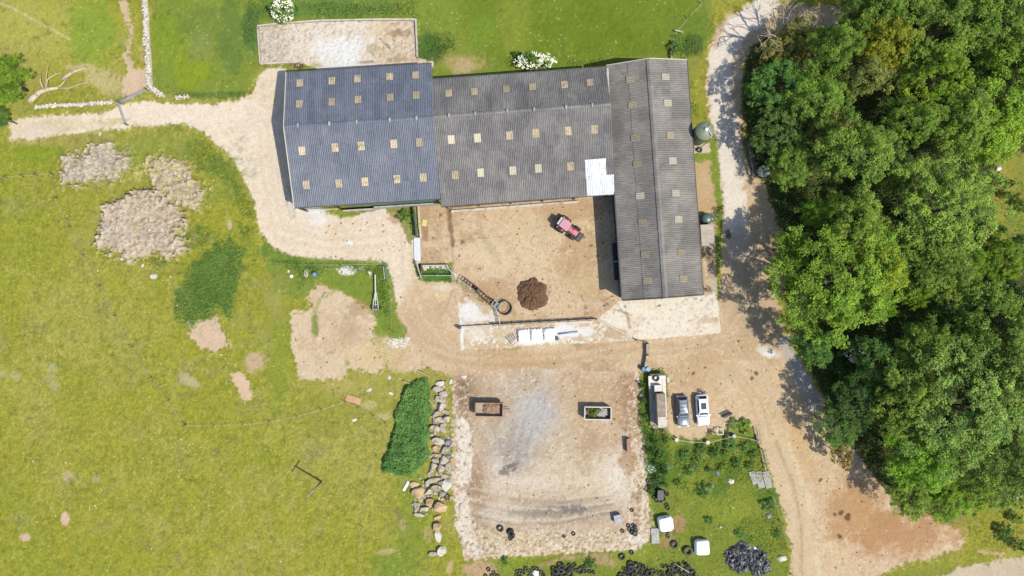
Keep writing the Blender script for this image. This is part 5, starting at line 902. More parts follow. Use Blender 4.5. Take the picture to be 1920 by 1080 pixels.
# ================================================================== TYRES
def tyre_mesh(R, w, seed):
    prof = [(R * .56, -w / 2), (R * .88, -w / 2), (R, -w * .28), (R, w * .28), (R * .88, w / 2), (R * .56, w / 2), (R * .5, w * .2), (R * .5, -w * .2)]
    return MB().lathe(prof, 18, (0, 0, w / 2), 0, 'z', True).mesh('tyre', M_RUBBER if seed else M_RUBBER2, True)
TY = {'car': tyre_mesh(.31, .2, 1), 'lorry': tyre_mesh(.5, .28, 1), 'tractor': tyre_mesh(.72, .42, 0), 'dusty': tyre_mesh(.34, .2, 0)}
def tyre(px, py, kind, label, group=None, z=0.0, tilt=(0, 0), sc=1.0):
    o = inst('tyre', TY[kind], None, G(px, py, z), (tilt[0], tilt[1], random.uniform(0, 6)), (sc, sc, sc)); tag(o, label, 'tyre', group); return o
for x, y, k, s, lab in [(938, 990, 'lorry', 1, 'large tyre on the rubble pad with stone in its hole'), (1057, 1005, 'car', .85, 'smaller of two small tyres alone on the south edge of the rubble pad'), (1075, 1000, 'car', 1, 'right-hand of two small tyres alone on the south edge of the rubble pad'), (1185, 956, 'car', .95, 'single tyre on the rubble pad above the tyre heap'), (1167, 995, 'car', .95, 'single tyre just left of the tyre heap on the rubble pad'), (1166, 1043, 'lorry', 1, 'lorry tyre in the grass south of the rubble pad'), (1184, 1035, 'car', 1.15, 'tyre in the grass at the south-east corner of the rubble pad'), (1242, 995, 'car', 1, 'left of two pale-centred tyres beside the upper white bale'), (1251, 996, 'car', 1, 'right of two pale-centred tyres beside the upper white bale'), (1252, 1005, 'dusty', .9, 'dusty tyre below the pair beside the upper white bale'), (1264, 1020, 'lorry', 1.15, 'big tyre between the concrete slab and the largest tyre'), (1289, 1032, 'tractor', 1.0, 'largest tractor tyre left of the lower white bale'), (1250, 946, 'car', 1, 'upper of two dark tyres above the upper white bale'), (1252, 952, 'dusty', 1, 'lower of two dark tyres above the upper white bale'), (1311, 281, 'lorry', .85, 'tyre on the small concrete pad below the feed silo'), (1222, 868, 'dusty', .9, 'tyre lying above the white sack at the edge of the rubble pad'), (1222, 859, 'dusty', .7, 'small tyre at the top of the litter by the rubble pad'), (840, 911, 'dusty', .8, 'tyre lying on a pale boulder'), (839, 931, 'lorry', .9, 'mossy tyre at the foot of the boulder line'), (916, 1067, 'car', 1, 'tyre on bare soil below the rubble pad, upper left of a pair'), (926, 1073, 'car', .9, 'tyre on bare soil below the rubble pad, lower right of a pair')]: tyre(x, y, k, lab, None, 0, (0, 0), s)
tyre(1227, 707, 'lorry', 'tyre lying on the white deck of the old flat trailer', None, .99)
for k, (x, y) in enumerate([(957, 996), (958, 998), (960, 1003), (957, 1009)]): tyre(x, y, ['lorry', 'lorry', 'lorry', 'car'][k], ['bottom tyre of the stack on the rubble pad', 'upper tyre of the stack on the rubble pad', 'tyre leaning on the stack on the rubble pad', 'small tyre at the foot of the stack on the rubble pad'][k], None, [0, .28, 0.05, 0][k], (0, [0, 0, .3, 0][k]))
def tyre_pile(pts, group, label, kinds=('car', 'car', 'lorry', 'dusty'), spread=0.0):
    for x, y, z in pts: tyre(x, y, random.choice(kinds), label, group, z, (random.uniform(-.25, .25) * (z > 0) + random.uniform(-.05, .05), random.uniform(-.25, .25) * (z > 0)), random.uniform(.9, 1.1))
tyre_pile([(1178, 985, 0), (1187, 984, 0), (1191, 987, .1), (1180, 992, 0), (1187, 993, .25), (1192, 995, 0), (1191, 1001, 0), (1185, 998, .1)], 'heap of tyres on the rubble pad', 'tyre in the small heap on the south-east of the rubble pad', ('car', 'car', 'dusty'))
tyre_pile([(1227, 932, 0), (1231, 938, 0), (1238, 938, 0), (1244, 935, 0), (1229, 923, 0), (1250, 926, 0.05), (1244, 922, 0)], 'tyres round the black crate', 'tyre lying against the black crate beside the rough grass', ('car', 'car'))
def scatter(poly_, n, dmin, zmax, seed):
    r = random.Random(seed); out = []; xs = [p[0] for p in poly_]; ys = [p[1] for p in poly_]; T = 0
    while len(out) < n and T < 9000:
        T += 1; x, y = r.uniform(min(xs), max(xs)), r.uniform(min(ys), max(ys))
        if bool(inside(poly_, np.array([x]), np.array([y]))[0]) and all(hypot(x - a, y - b) > dmin for a, b, _ in out): out.append((x, y, r.choice([0, 0, .02, zmax])))
    return out
tyre_pile(scatter([(1160, 1072), (1178, 1056), (1205, 1058), (1216, 1068), (1208, 1084), (1196, 1078), (1180, 1085), (1162, 1092)], 22, 5.2, .2, 1), 'ring of tyres at the bottom edge', 'tyre in the ring of tyres at the bottom edge below the lone lorry tyre')
tyre_pile(scatter([(1215, 1072), (1235, 1062), (1265, 1055), (1285, 1052), (1305, 1078), (1300, 1094), (1255, 1094), (1216, 1090)], 44, 5.0, .25, 2), 'big heap of tyres at the bottom edge', 'tyre in the big heap under the pole at the bottom edge')
tyre_pile(scatter([(1030, 1066), (1050, 1060), (1068, 1062), (1072, 1072), (1060, 1092), (1034, 1082)], 13, 5.5, .3, 3), 'dark heap of tyres at the bottom edge', 'tyre in the dark heap left of the tyre row at the bottom edge', ('lorry', 'car', 'lorry'))
tyre_pile(scatter([(1068, 1056), (1115, 1064), (1112, 1076), (1066, 1068)], 11, 6, .02, 4), 'row of tyres in the grass', 'tyre in the loose row right of the dark heap at the bottom edge')
tyre_pile(scatter([(985, 1066), (1018, 1062), (1022, 1080), (965, 1088), (960, 1074)], 14, 5.2, .1, 5), 'tyres round the white litter', 'tyre among white litter at the bottom edge below the rubble pad', ('car', 'dusty'))
tyre_pile(scatter([(910, 1076), (935, 1078), (938, 1094), (908, 1094)], 6, 6, .02, 6), 'tyres below the bare soil', 'tyre at the bottom edge below the patch of bare soil', ('car', 'car'))
tyre_pile(scatter([(1214, 900), (1238, 902), (1230, 922), (1218, 918)], 7, 6, .05, 7) + scatter([(1200, 735), (1211, 735), (1213, 765), (1204, 765)], 3, 6, 0, 8) + [(1212, 804, 0), (1224, 806, 0), (1240, 806, 0)], 'tyres sunk in the nettles', 'tyre half hidden in the nettles round the old flat trailer and the litter', ('dusty', 'car'))

# ================================================================== STONES
import bmesh
def rock_mesh(seed, mat, flat=.5, sub=2, cut=.85):
    r = random.Random(seed); bm = bmesh.new(); bmesh.ops.create_icosphere(bm, subdivisions=sub, radius=1)
    cut -= .12
    pl = [(Vector((r.gauss(0, 1), r.gauss(0, 1), r.gauss(0, .6))).normalized(), r.uniform(cut - .25, cut)) for _ in range(8)] + [(Vector((r.gauss(0, .15), r.gauss(0, .15), 1)).normalized(), r.uniform(.45, .7))]
    for v in bm.verts:
        for n, d in pl:
            k = v.co.dot(n)
            if k > d: v.co -= n * (k - d)
        v.co += Vector((r.gauss(0, .02), r.gauss(0, .02), r.gauss(0, .02))); v.co.z *= flat * 1.5
    me = bpy.data.meshes.new('boulder'); bm.to_mesh(me); bm.free(); me.materials.append(mat); return me
ROCK = {'g': [rock_mesh(k, M_STONE) for k in range(6)], 'w': [rock_mesh(20 + k, M_STONEW) for k in range(2)], 'o': [rock_mesh(30 + k, M_STONEO) for k in range(3)], 'b': [rock_mesh(40, M_BLUESTONE)], 's': [rock_mesh(50 + k, M_STONEW, .6, 1) for k in range(4)]}
BG = 'line of boulders beside the nettle bank'
BO = [(825, 718, 8, 6, 'w', 'white flat-topped boulder at the top end of the boulder line'), (821, 728, 10, 9, 'g', 'boulder just below the white one at the top of the line'), (832, 738, 8, 8, 'g', None), (827, 748, 11, 9, 'g', 'broad boulder beside the leaning stake'), (828, 762, 10, 10, 'g', None), (834, 771, 8, 6, 'g', None), (817, 776, 9, 8, 'g', 'round boulder bulging into the nettles'), (837, 784, 8, 8, 'g', None), (825, 786, 8, 9, 'g', None), (815, 788, 6, 7, 'g', None), (816, 801, 10, 9, 'g', None), (831, 803, 8, 10, 'g', None), (822, 825, 12, 11, 'g', 'big smooth boulder in the middle of the boulder line'), (839, 829, 6, 6, 'b', 'upper of two blue-grey stones on the pad side of the boulder line'), (840, 841, 5, 5, 'b', 'lower of two blue-grey stones on the pad side of the boulder line'), (833, 843, 8, 9, 'g', None), (814, 840, 6, 6, 'o', 'small pinkish boulder on the nettle side of the line'), (816, 852, 6, 5, 'g', None), (824, 853, 5, 6, 'g', None), (816, 862, 6, 7, 'g', None), (832, 863, 10, 11, 'g', None), (841, 857, 6, 5, 'b', 'small blue-grey stone below the blue-grey pair'), (813, 874, 8, 8, 'g', None), (827, 878, 9, 9, 'g', None), (841, 876, 8, 9, 'g', None), (834, 892, 7, 7, 'g', None), (845, 884, 4, 4, 'g', None), (812, 899, 14, 7, 'g', 'long flat boulder lying across the line'), (801, 909, 6, 5, 'g', None), (818, 913, 10, 9, 'g', None), (803, 921, 8, 8, 'g', None), (829, 904, 7, 7, 'g', None), (840, 909, 11, 11, 'w', 'pale boulder with a tyre lying on it'), (782, 922, 14, 11, 'o', 'biggest pinkish boulder on the field side of the line'), (777, 907, 9, 6, 'o', 'flat ochre stone behind the biggest pinkish boulder'), (829, 926, 8, 7, 'g', None), (796, 931, 5, 5, 'g', None), (806, 938, 12, 9, 'o', 'brown boulder at the bend of the line'), (789, 936, 5, 6, 'g', None), (826, 949, 12, 11, 'o', 'yellowish square boulder at the foot of the line'), (781, 950, 8, 11, 'g', 'tall pale boulder with a dark shadow on its left'), (797, 952, 9, 6, 'g', None), (786, 964, 10, 6, 'g', 'low boulder at the lower left end of the line'), (813, 953, 6, 4, 'g', None), (820, 969, 12, 5, 'o', 'upper half of the split slab below the boulder line'), (820, 984, 12, 10, 'o', 'lower half of the split slab below the boulder line'), (823, 1005, 7, 12, 'w', 'single white boulder below the split slab'), (830, 1033, 10, 9, 'w', 'white boulder, right of the last pair'), (812, 1037, 8, 7, 'g', 'grey boulder, left of the last pair'), (805, 890, 5, 5, 'g', None), (809, 882, 5, 6, 'g', None), (846, 862, 5, 5, 'o', None), (843, 893, 5, 4, 'g', None)]
for n_, (x, y, rx, ry, k, lab) in enumerate(BO):
    s = (rx * 1.17 / PPM, ry * 1.17 / PPM); h = min(s) * random.uniform(.9, 1.3); o = inst('boulder', random.choice(ROCK[k]), None, G(x, y, h * .25), (random.uniform(-.12, .12), random.uniform(-.12, .12), random.uniform(-.3, .3)), (s[0], s[1], h)); sec = 'top' if y < 770 else 'upper middle' if y < 830 else 'middle' if y < 882 else 'lower bend'; sd = 'nettle' if x < 822 - (y > 895) * 10 else 'pad'; sz = 'small ' if rx < 6.5 else 'broad ' if rx > 8.5 else ''
    tag(o, lab or f'{sz}rough grey boulder on the {sd} side at the {sec} of the boulder line', 'boulder', BG)
for x, y, _ in scatter([(812, 712), (836, 712), (846, 760), (850, 900), (846, 945), (834, 965), (792, 968), (770, 940), (768, 905), (800, 885), (808, 850), (806, 780)], 70, 5.5, 0, 77):
    if any(hypot((x - b[0]) / b[2], (y - b[1]) / b[3]) < .75 for b in BO): continue
    q = random.uniform(3.2, 5.6); sec = 'top' if y < 770 else 'upper middle' if y < 830 else 'middle' if y < 882 else 'lower bend'; sd = 'nettle' if x < 822 - (y > 895) * 10 else 'pad'
    o = inst('boulder', random.choice(ROCK['g' if random.random() < .8 else 'o']), None, G(x, y, .1), (random.uniform(-.3, .3), random.uniform(-.3, .3), random.uniform(0, 6)), (q / PPM, q * .8 / PPM, q * .8 / PPM)); tag(o, f'small angular stone wedged on the {sd} side at the {sec} of the boulder line', 'boulder', BG)
for x, y, r_, lab in [(209, 479, 4, 'pale stone at the lower left foot of the large spoil heap'), (228, 486, 5, 'larger pale stone at the foot of the large spoil heap'), (290, 518, 9, 'flat grey rock in the grass south of the large spoil heap'), (268, 497, 5, 'small flat stone above the flat grey rock'), (188, 250, 5, 'pale stone beside the track, above the small spoil heap'), (664, 787, 6, 'long white stone in the pasture below the orange-brown board'), (574, 513, 9, 'pale yellow flat stone among the verge weeds'), (541, 508, 4, 'pale stone left of the white bucket lid'), (692, 731, 6, 'pale stone on the worn grass above the nettle bank'), (730, 707, 6, 'pale triangular stone on the worn grass'), (733, 738, 5, 'stone beside the fence end above the nettle bank'), (693, 512, 6, 'flat yellowish stone below the white rubble'), (1197, 710, 5, 'white stone block in the nettles left of the old flat trailer'), (1252, 712, 6, 'pale stump of stone right of the old flat trailer'), (1189, 800, 4, 'pale stone in the weeds below the skip'), (870, 706, 6, 'white stone at the top corner of the rubble pad'), (845, 716, 6, 'white stone beside the top of the boulder line')]:
    o = inst('loose_stone', random.choice(ROCK['w']), None, G(x, y, .05), (0, 0, random.uniform(0, 3)), (r_ / PPM, r_ * .7 / PPM, r_ * .5 / PPM)); tag(o, lab, 'stone')
def pebble_mass(name, polys, dens, s0, s1, cols, seed):
    r = np.random.default_rng(seed); base = np.array([(1, 0, 0), (.3, .9, .1), (-.8, .6, 0), (-.8, -.6, .1), (.3, -.9, 0), (0.1, 0, .8)]); tri = np.array([(0, 1, 5), (1, 2, 5), (2, 3, 5), (3, 4, 5), (4, 0, 5)]); VS = []; TS = []; CS = []; o = 0
    for pl in polys:
        xs = [p[0] for p in pl]; ys = [p[1] for p in pl]; n = int((max(xs) - min(xs)) * (max(ys) - min(ys)) / PPM ** 2 * dens); x = r.uniform(min(xs), max(xs), n); y = r.uniform(min(ys), max(ys), n); k = inside(pl, x, y); x, y = x[k], y[k]; n = len(x)
        if not n: continue
        s = r.uniform(s0, s1, n) ** 1.0; a = r.uniform(0, 6.28, n); z = Z[np.searchsorted(PY, y).clip(0, NY - 1), np.searchsorted(PX, x).clip(0, NX - 1)]
        B = base[None] * (s[:, None, None] * r.uniform(.6, 1.3, (n, 6, 1))); X = B[..., 0] * np.cos(a)[:, None] - B[..., 1] * np.sin(a)[:, None] + ((x - 960) / PPM)[:, None]; Y = B[..., 0] * np.sin(a)[:, None] + B[..., 1] * np.cos(a)[:, None] + ((540 - y) / PPM)[:, None]; ZZ = B[..., 2] + z[:, None]
        VS.append(np.stack([X, Y, ZZ], -1).reshape(-1, 3)); TS.append((tri[None] + (np.arange(n) * 6)[:, None, None] + o).reshape(-1, 3)); o += n * 6; c = np.array([lin(q) / KEXP for q in cols])[r.integers(0, len(cols), n)] * r.uniform(.8, 1.15, (n, 1)); CS.append(np.repeat(c, 6, 0))
    tag(inst(name, np_mesh(name, np.concatenate(VS), tris=np.concatenate(TS), mat=PEB, tint=np.concatenate(CS))), kind='stuff')
PEB = attr_mat('pebble', .9, .1, 20, 0)
pebble_mass('rubble_stones', [[(860, 1005), (960, 1012), (1200, 1000), (1216, 1012), (1180, 1030), (1090, 1036), (960, 1044), (872, 1050)], [(848, 720), (866, 720), (874, 1000), (850, 1000)], [(1186, 850), (1214, 850), (1218, 1005), (1190, 1000)], [(486, 50), (778, 40), (783, 108), (630, 128), (490, 120)]], 5, .03, .11, [(246, 236, 216), (228, 206, 172), (196, 170, 136)], 91)
pebble_mass('white_rubble', [[(630, 505), (650, 500), (668, 503), (664, 513), (645, 516)], [(725, 640), (745, 632), (768, 634), (764, 648), (748, 656), (730, 650)], [(793, 499), (838, 498), (843, 508), (836, 503), (800, 503), (795, 512)], [(848, 508), (860, 520), (853, 522)]], 30, .05, .2, [(250, 246, 236), (236, 226, 208), (244, 236, 220)], 92)
pebble_mass('heap_stones', [[(130, 292), (205, 272), (245, 300), (225, 330), (150, 342)], [(200, 420), (240, 372), (320, 370), (345, 410), (350, 465), (250, 484), (195, 455)], [(290, 300), (350, 310), (385, 365), (370, 388), (300, 365)], [(325, 345), (386, 362), (370, 392), (330, 385)]], 5, .06, .34, [(208, 192, 168), (194, 178, 154), (216, 202, 178), (180, 164, 142)], 93)
pebble_mass('field_stones', [[(0, 420), (500, 420), (700, 760), (640, 1080), (0, 1080)], [(0, 300), (480, 300), (480, 420), (0, 420)]], .035, .04, .13, [(236, 230, 196), (214, 206, 160)], 94)
pebble_mass('field_stones', [[(330, 820), (430, 810), (440, 960), (270, 950)], [(60, 860), (200, 850), (190, 950), (60, 1000)], [(480, 640), (560, 700), (760, 700), (760, 760), (600, 740)], [(400, 650), (460, 690), (430, 730)], [(860, 110), (900, 95), (930, 125), (890, 135)]], .5, .04, .13, [(240, 232, 204), (220, 208, 168)], 95)

pebble_mass('boulder_fill', [[(815, 715), (838, 715), (846, 760), (848, 900), (842, 940), (830, 960), (790, 965), (770, 920), (800, 900), (810, 850), (808, 780)]], 3, .08, .25, [(204, 192, 172), (180, 166, 144), (222, 210, 190), (196, 170, 136)], 97)
pebble_mass('earth_clods', [[(850, 400), (1130, 385), (1150, 560), (1120, 595), (870, 608)], [(745, 640), (860, 660), (1190, 645), (1190, 695), (800, 690)], [(1210, 640), (1440, 640), (1540, 800), (1500, 900), (1420, 810), (1260, 800)], [(560, 560), (700, 600), (720, 690), (560, 705)], [(1450, 850), (1560, 830), (1780, 1000), (1640, 1060), (1500, 1080)], [(540, 410), (770, 410), (780, 560), (745, 570), (520, 470)], [(860, 700), (1190, 700), (1210, 1000), (870, 1030)]], .4, .04, .15, [(138, 108, 78), (110, 82, 56), (160, 128, 92), (236, 220, 190)], 96)
# dry stone walls
def stone_wall(label, pts, w, rows, size, hgt, seed):
    r = random.Random(seed); t = thing('dry_stone_wall', label, 'wall', (0, 0, 0)); P = [G(*p) for p in pts]; core = MB()
    for a, b in zip(P, P[1:]): core.beam(a + Vector((0, 0, hgt * .38)), b + Vector((0, 0, hgt * .38)), w * .6, hgt * .8)
    core.build('wall_core', M_STONEW, t)
    for a, b in zip(P, P[1:]):
        d = b - a; n = max(1, int(d.length / size)); nrm = Vector((-d.y, d.x, 0)).normalized()
        for k in range(n):
            for q in range(rows):
                o = inst('stone', r.choice(ROCK['s'] + ROCK['g'][:1]), t, a + d * ((k + .5 + r.uniform(-.2, .2)) / n) + nrm * ((q + .5) / rows - .5) * w * 1.1 + nrm * r.uniform(-.1, .1) + Vector((0, 0, hgt * .86 + r.uniform(-.08, .04))), (r.uniform(-.3, .3), r.uniform(-.3, .3), r.uniform(0, 3)), (size * r.uniform(.5, .95), size * r.uniform(.45, .75), size * .4))
stone_wall('long pale dry stone wall running down from the top edge to the field gate', [(273, -12), (274, 0), (277, 25), (278, 60), (281, 100), (283, 140), (284, 162), (292, 172), (309, 181)], .66, 3, .4, .9, 1)
stone_wall('low tumbled stone wall between the fallen trunk and the field gate', [(68, 203), (100, 199), (150, 197), (190, 194), (214, 192)], .5, 2, .42, .5, 2)
stone_wall('short remnant of white stone wall in the verge east of the field gate', [(330, 184), (342, 183), (356, 182)], .4, 2, .4, .4, 3)

# ================================================================== GATES, FENCES, POLES
def gate(label, a, b, h=1.0, mat=None):
    t = thing('field_gate', label, 'gate'); mat = mat or M_STEEL
    for k in range(6): MB().beam(G(*a, .2 + k * (h - .2) / 5), G(*b, .2 + k * (h - .2) / 5), .03, .03).build('bar', mat, t)
    for f in (0, .5, 1): p = (a[0] + (b[0] - a[0]) * f, a[1] + (b[1] - a[1]) * f); MB().beam(G(*p, .15), G(*p, h + .05), .06, .06).build('upright', mat, t)
    MB().beam(G(*a, .2), G(*b, h), .05, .05).build('brace', mat, t)
    for p in (a, b): MB().beam(G(*p, 0) + Vector((.1, .1, 0)), G(*p, h + .2) + Vector((.1, .1, 0)), .11, .11).build('gate_post', M_WOODD, t)
gate('galvanised field gate set at an angle below the end of the long stone wall', (229, 193), (277, 170)); gate('galvanised field gate standing across the west track', (226, 195), (240, 236))
def fence(label, pts, name='wire_fence', h=1.2, pm_=None, wires=2, r=.05, cat='fence'):
    t = thing(name, label, cat); P = [G(*p) for p in pts]
    me = MB().path([(0, 0, -.1), (0, 0, h)], [r, r * .9], 6).mesh('post', pm_ or M_WOODD)
    for p in P: inst('post', me, t, p, (random.uniform(-.05, .05), random.uniform(-.05, .05), 0))
    for k in range(wires):
        z = h * (.35 + .3 * k); MB().path([p + Vector((0, 0, z)) for p in P], .008, 3).build('wire', M_GALV2, t)
    return t
fence('post and wire fence crossing the upper left pasture', [(-20, 335), (15, 333), (45, 331), (72, 329), (102, 327)]); fence('post and wire fence running diagonally down the left pasture', [(102, 327), (108, 372), (135, 425), (158, 478), (190, 535), (218, 592), (250, 650), (285, 707), (318, 750), (349, 795)]); fence('post and wire fence sagging across the pasture below the dirt pad', [(349, 797), (403, 797), (457, 795), (507, 790), (558, 780), (604, 768), (648, 753), (673, 763), (700, 778), (723, 792)]); fence('post and wire fence running south from the nettle bank to the bottom edge', [(706, 852), (688, 912), (680, 988), (673, 1051), (668, 1095)])
fence('post and wire fence between the dirt track and the lower rough grass', [(1446, 925), (1464, 978), (1478, 1030), (1482, 1075)]); fence('post and wire fence along the verge north of the worn dirt pad', [(480, 490), (560, 497), (640, 497), (722, 495), (733, 540), (735, 620)], h=1.0); fence('short post and rail fence leading from the gate post into the top field', [(1257, 108), (1258, 96), (1262, 70), (1290, 35), (1316, 8)], wires=2)
# power pole
b0 = Vector(G(603, 903)); t = thing('power_pole', 'leaning-looking wooden power pole with a crossarm in the pasture', 'pole', b0); MB().path([(0, 0, -.3), (0, 0, 7.0)], [.15, .11], 10).build('shaft', M_WOOD, t, True); MB().beam((-.55, -.8, 6.7), (.55, .8, 6.7), .13, .13).build('crossarm', M_WOODD, t)
for k in (-1, 0, 1): MB().lathe([(.05, 0), (.07, .06), (.05, .14), (0, .16)], 8).build('insulator', M_CREAM, t, True, (k * .48, k * .7, 6.78))
# bleached fallen tree
t = thing('fallen_tree', 'bleached fallen tree trunk with bare forking branches on the upper left grass', 'dead tree')
def limb(nm, pts, r0, r1): MB().path([G(x, y, z) for x, y, z in pts], [r0 + (r1 - r0) * i / (len(pts) - 1) for i in range(len(pts))], 7).build(nm, M_DEAD, t, True)
limb('trunk', [(58, 192, .25), (66, 184, .4), (80, 174, .6), (96, 170, .7), (114, 167, .6)], (.5), .2)
for pts, r0, r1 in [([(88, 170, .7), (83, 156, .9), (83, 140, .8)], .15, .05), ([(92, 169, .7), (99, 153, 1.1), (109, 146, 1.0), (122, 138, .6)], .15, .04), ([(110, 167, .6), (120, 163, .7), (130, 150, .6)], .11, .04), ([(112, 167, .6), (134, 167, .5), (150, 160, .5), (160, 158, .4), (169, 155, .2)], .11, .04), ([(96, 168, .8), (100, 150, 1.5), (106, 125, 1.8)], .08, .02), ([(95, 172, .6), (97, 180, .4)], .06, .03), ([(124, 166, .5), (133, 174, .2)], .05, .02), ([(146, 162, .4), (140, 170, .2)], .04, .02)]: limb('branch', pts, r0, r1)
o = MB().path([G(118, 150, .25), G(128, 143, .3), G(142, 135, .3), G(164, 128, .2)], [.2, .24, .2, .05], 8).build('fallen_log', M_DEAD, None, True); tag(o, 'short bleached log lying just above the fallen tree', 'log')
# implement with a long drawbar, hurdles, small things on the verge
t = thing('implement_frame', 'narrow pale A-shaped trailed frame with two small wheels in the verge', 'farm implement'); z = .65
MB().beam(G(705, 515, z), G(706, 562, z), .16, .16).build('drawbar', M_GALV2, t)
for s in (-1, 1): MB().beam(G(706 + s, 548, z), G(706 + s * 5.5, 578, z), .1, .1).build('side_rail', M_GALV2, t); wheel(t, G(706 + s * 7.5, 577, .28), .28, .2)
MB().beam(G(705.5, 545, z), G(706, 578, z), .08, .08).build('middle_rail', M_GALV2, t)
for y, w in ((562, 3.5), (571, 4.5), (580, 6)): MB().beam(G(706 - w, y, z + .02), G(706 + w, y, z + .02), .09, .09).build('crossbar', M_STEEL, t)
MB().box(G(706, 577, .75), (.5, .35, .3)).build('hitch_box', M_DARKST, t)
t = thing('metal_hurdle', 'pale green tubular hurdle leaning by the corner of the verge', 'hurdle')
for x in (720.5, 723.5, 725.5): MB().beam(G(x, 499, .7), G(x + 2, 523, .5), .07, .07).build('tube', M_GREEN if x > 721 else M_GALV2, t)
MB().beam(G(716, 501, .8), G(727, 500, .8), .09, .09).build('crossbar', M_WOODD, t)
def barrel(label, px, py, r, h, m, name='barrel', group=None, lid=None):
    t = thing(name, label, 'barrel', G(px, py), 0, group); MB().lathe([(0, 0), (r * .92, 0), (r, h * .1), (r, h * .3), (r * 1.04, h * .34), (r, h * .38), (r, h * .62), (r * 1.04, h * .66), (r, h * .7), (r, h * .93), (r * .94, h)], 16).build('drum', m, t, True); MB().lathe([(0, h * .985), (r * .9, h * .99), (r * .95, h * 1.0)], 16).build('lid', lid or m, t); return t
barrel('blue barrel in the verge weeds beside the pale flat stone', 593, 515, .33, .8, M_BLUE, lid=M_LBLUE); barrel('left of two blue barrels at the top of the old flat trailer', 1206, 691, .36, .95, M_BLUE); barrel('right, paler of two blue barrels at the top of the old flat trailer', 1213.5, 691, .36, .95, M_BLUE, lid=M_LBLUE)
barrel('white drum at the left end of the rope below the cars', 1267, 823, .3, .7, M_CREAM); barrel('white drum in the middle of the rope below the cars', 1325, 828, .3, .7, M_CREAM); barrel('blue drum on the rope near the fence planks', 1374, 816, .3, .75, M_BLUE, lid=M_LBLUE)
o = MB().lathe([(0, .3), (.2, .3), (.24, .28), (.22, 0)], 14).build('bucket', M_WHITEPL, None, True, G(547, 518)); tag(o, 'upturned white bucket in the verge weeds', 'bucket')
o = MB().path([G(1240, 797, .3), G(1252, 812, .5), G(1267, 823, .7), G(1296, 828, .45), G(1325, 828, .7), G(1350, 823, .5), G(1374, 816, .75), G(1384, 818, .6), G(1400, 821, .5), G(1430, 828, .6)], .035, 5).build('rope_fence', M_CREAM, None, True); tag(o, 'pale rope strung over the drums below the parked cars', 'rope')
t = thing('plank_fence', 'broken wooden rail fence leaning at the edge of the dirt track', 'fence')
for a, b in [((1415, 800), (1419, 830)), ((1421, 803), (1425, 826)), ((1419, 815), (1431, 868)), ((1431, 845), (1436, 866)), ((1431, 866), (1434, 882))]: MB().beam(G(*a, .5), G(*b, .35), .13, .07).build('rail', M_WOOD, t)
for p in ((1418, 824), (1426, 840), (1432, 868)): MB().beam(G(*p, -.1), G(*p, .9), .12, .12).build('post', M_WOODD, t)
# dry timber poles beside the lane
for k, (a, b) in enumerate([((1397, 262), (1408, 318)), ((1400, 264), (1411, 322)), ((1404, 266), (1414, 326)), ((1407, 272), (1417, 328))]): o = MB().path([G(*a, .25 + .06 * k), G(*b, .25 + .06 * k)], [.15, .12], 8).build('timber_pole', M_WOODD if k != 1 else pm('grey_pole', alb(150, 142, 130), .9, .2, 3, .2), None, True); tag(o, ['leftmost dark timber pole stacked beside the lane', 'grey weathered timber pole, second from the lane', 'third timber pole from the lane', 'timber pole nearest the trees'][k], 'timber pole', 'timber poles stacked beside the lane')
for x, y, lab in [(1403, 321, 'pale concrete post at the foot of the timber poles, nearer the lane'), (1411, 326, 'short pale concrete post at the foot of the timber poles, nearer the trees')]: o = MB().box((0, 0, .2), (.3, 1.1 if x < 1405 else .7, .3)).build('concrete_post', M_CONC, None, False, G(x, y), (0, 0, radians(12))); tag(o, lab, 'concrete post')

# ================================================================== YARD EQUIPMENT
def rail_fence(label, pts, h=1.1, mat=None, n=3, cat='rail', name='rail_fence'):
    t = thing(name, label, cat); mat = mat or M_GALV2
    for a, b in zip(pts, pts[1:]):
        for k in range(n): MB().beam(G(*a, h * (k + 1) / n), G(*b, h * (k + 1) / n), .07 if k == n - 1 else .05, .07).build('rail', mat, t)
    for p in pts: MB().beam(G(*p, 0), G(*p, h + .06), .1, .1).build('post', mat, t)
    return t
rail_fence('slanting pale rail fence west of the small weedy pen', [(782, 491), (786, 505), (791, 520)]); rail_fence('pale rails along the south side of the small weedy pen', [(791, 517), (820, 517), (848, 517)], mat=pm('teal_tube', alb(176, 206, 196), .5, .1, 4, 0)); rail_fence('short rails on the north-east corner of the small weedy pen', [(839, 500), (849, 513)])
t = thing('pen_wall', 'low brick-topped wall round the north and west of the small weedy pen', 'wall'); MB().beam(G(791, 498, .35), G(839, 497.5, .35), .14, .7).build('north_wall', M_CONC, t); MB().beam(G(791, 499, .4), G(791, 516, .4), .16, .8).build('west_wall', M_RUST, t)
rail_fence('long pale rail fence running diagonally beside the cattle race', [(849, 514), (862, 524), (880, 537), (893, 546), (912, 563), (931, 580)]); rail_fence('pale rail fence from the foot of the cattle race to the low yard wall', [(931, 579), (935, 594), (938, 609)])
t = thing('cattle_race', 'rusty narrow cattle race of plates and bars along the diagonal fence', 'cattle race')
def para(a, b, off): d = (Vector(b) - Vector(a)).normalized(); return Vector((-d.y, d.x)) * off
def pq(p, n, k, z): q = Vector(p) + n * k; return G(q.x, q.y, z)
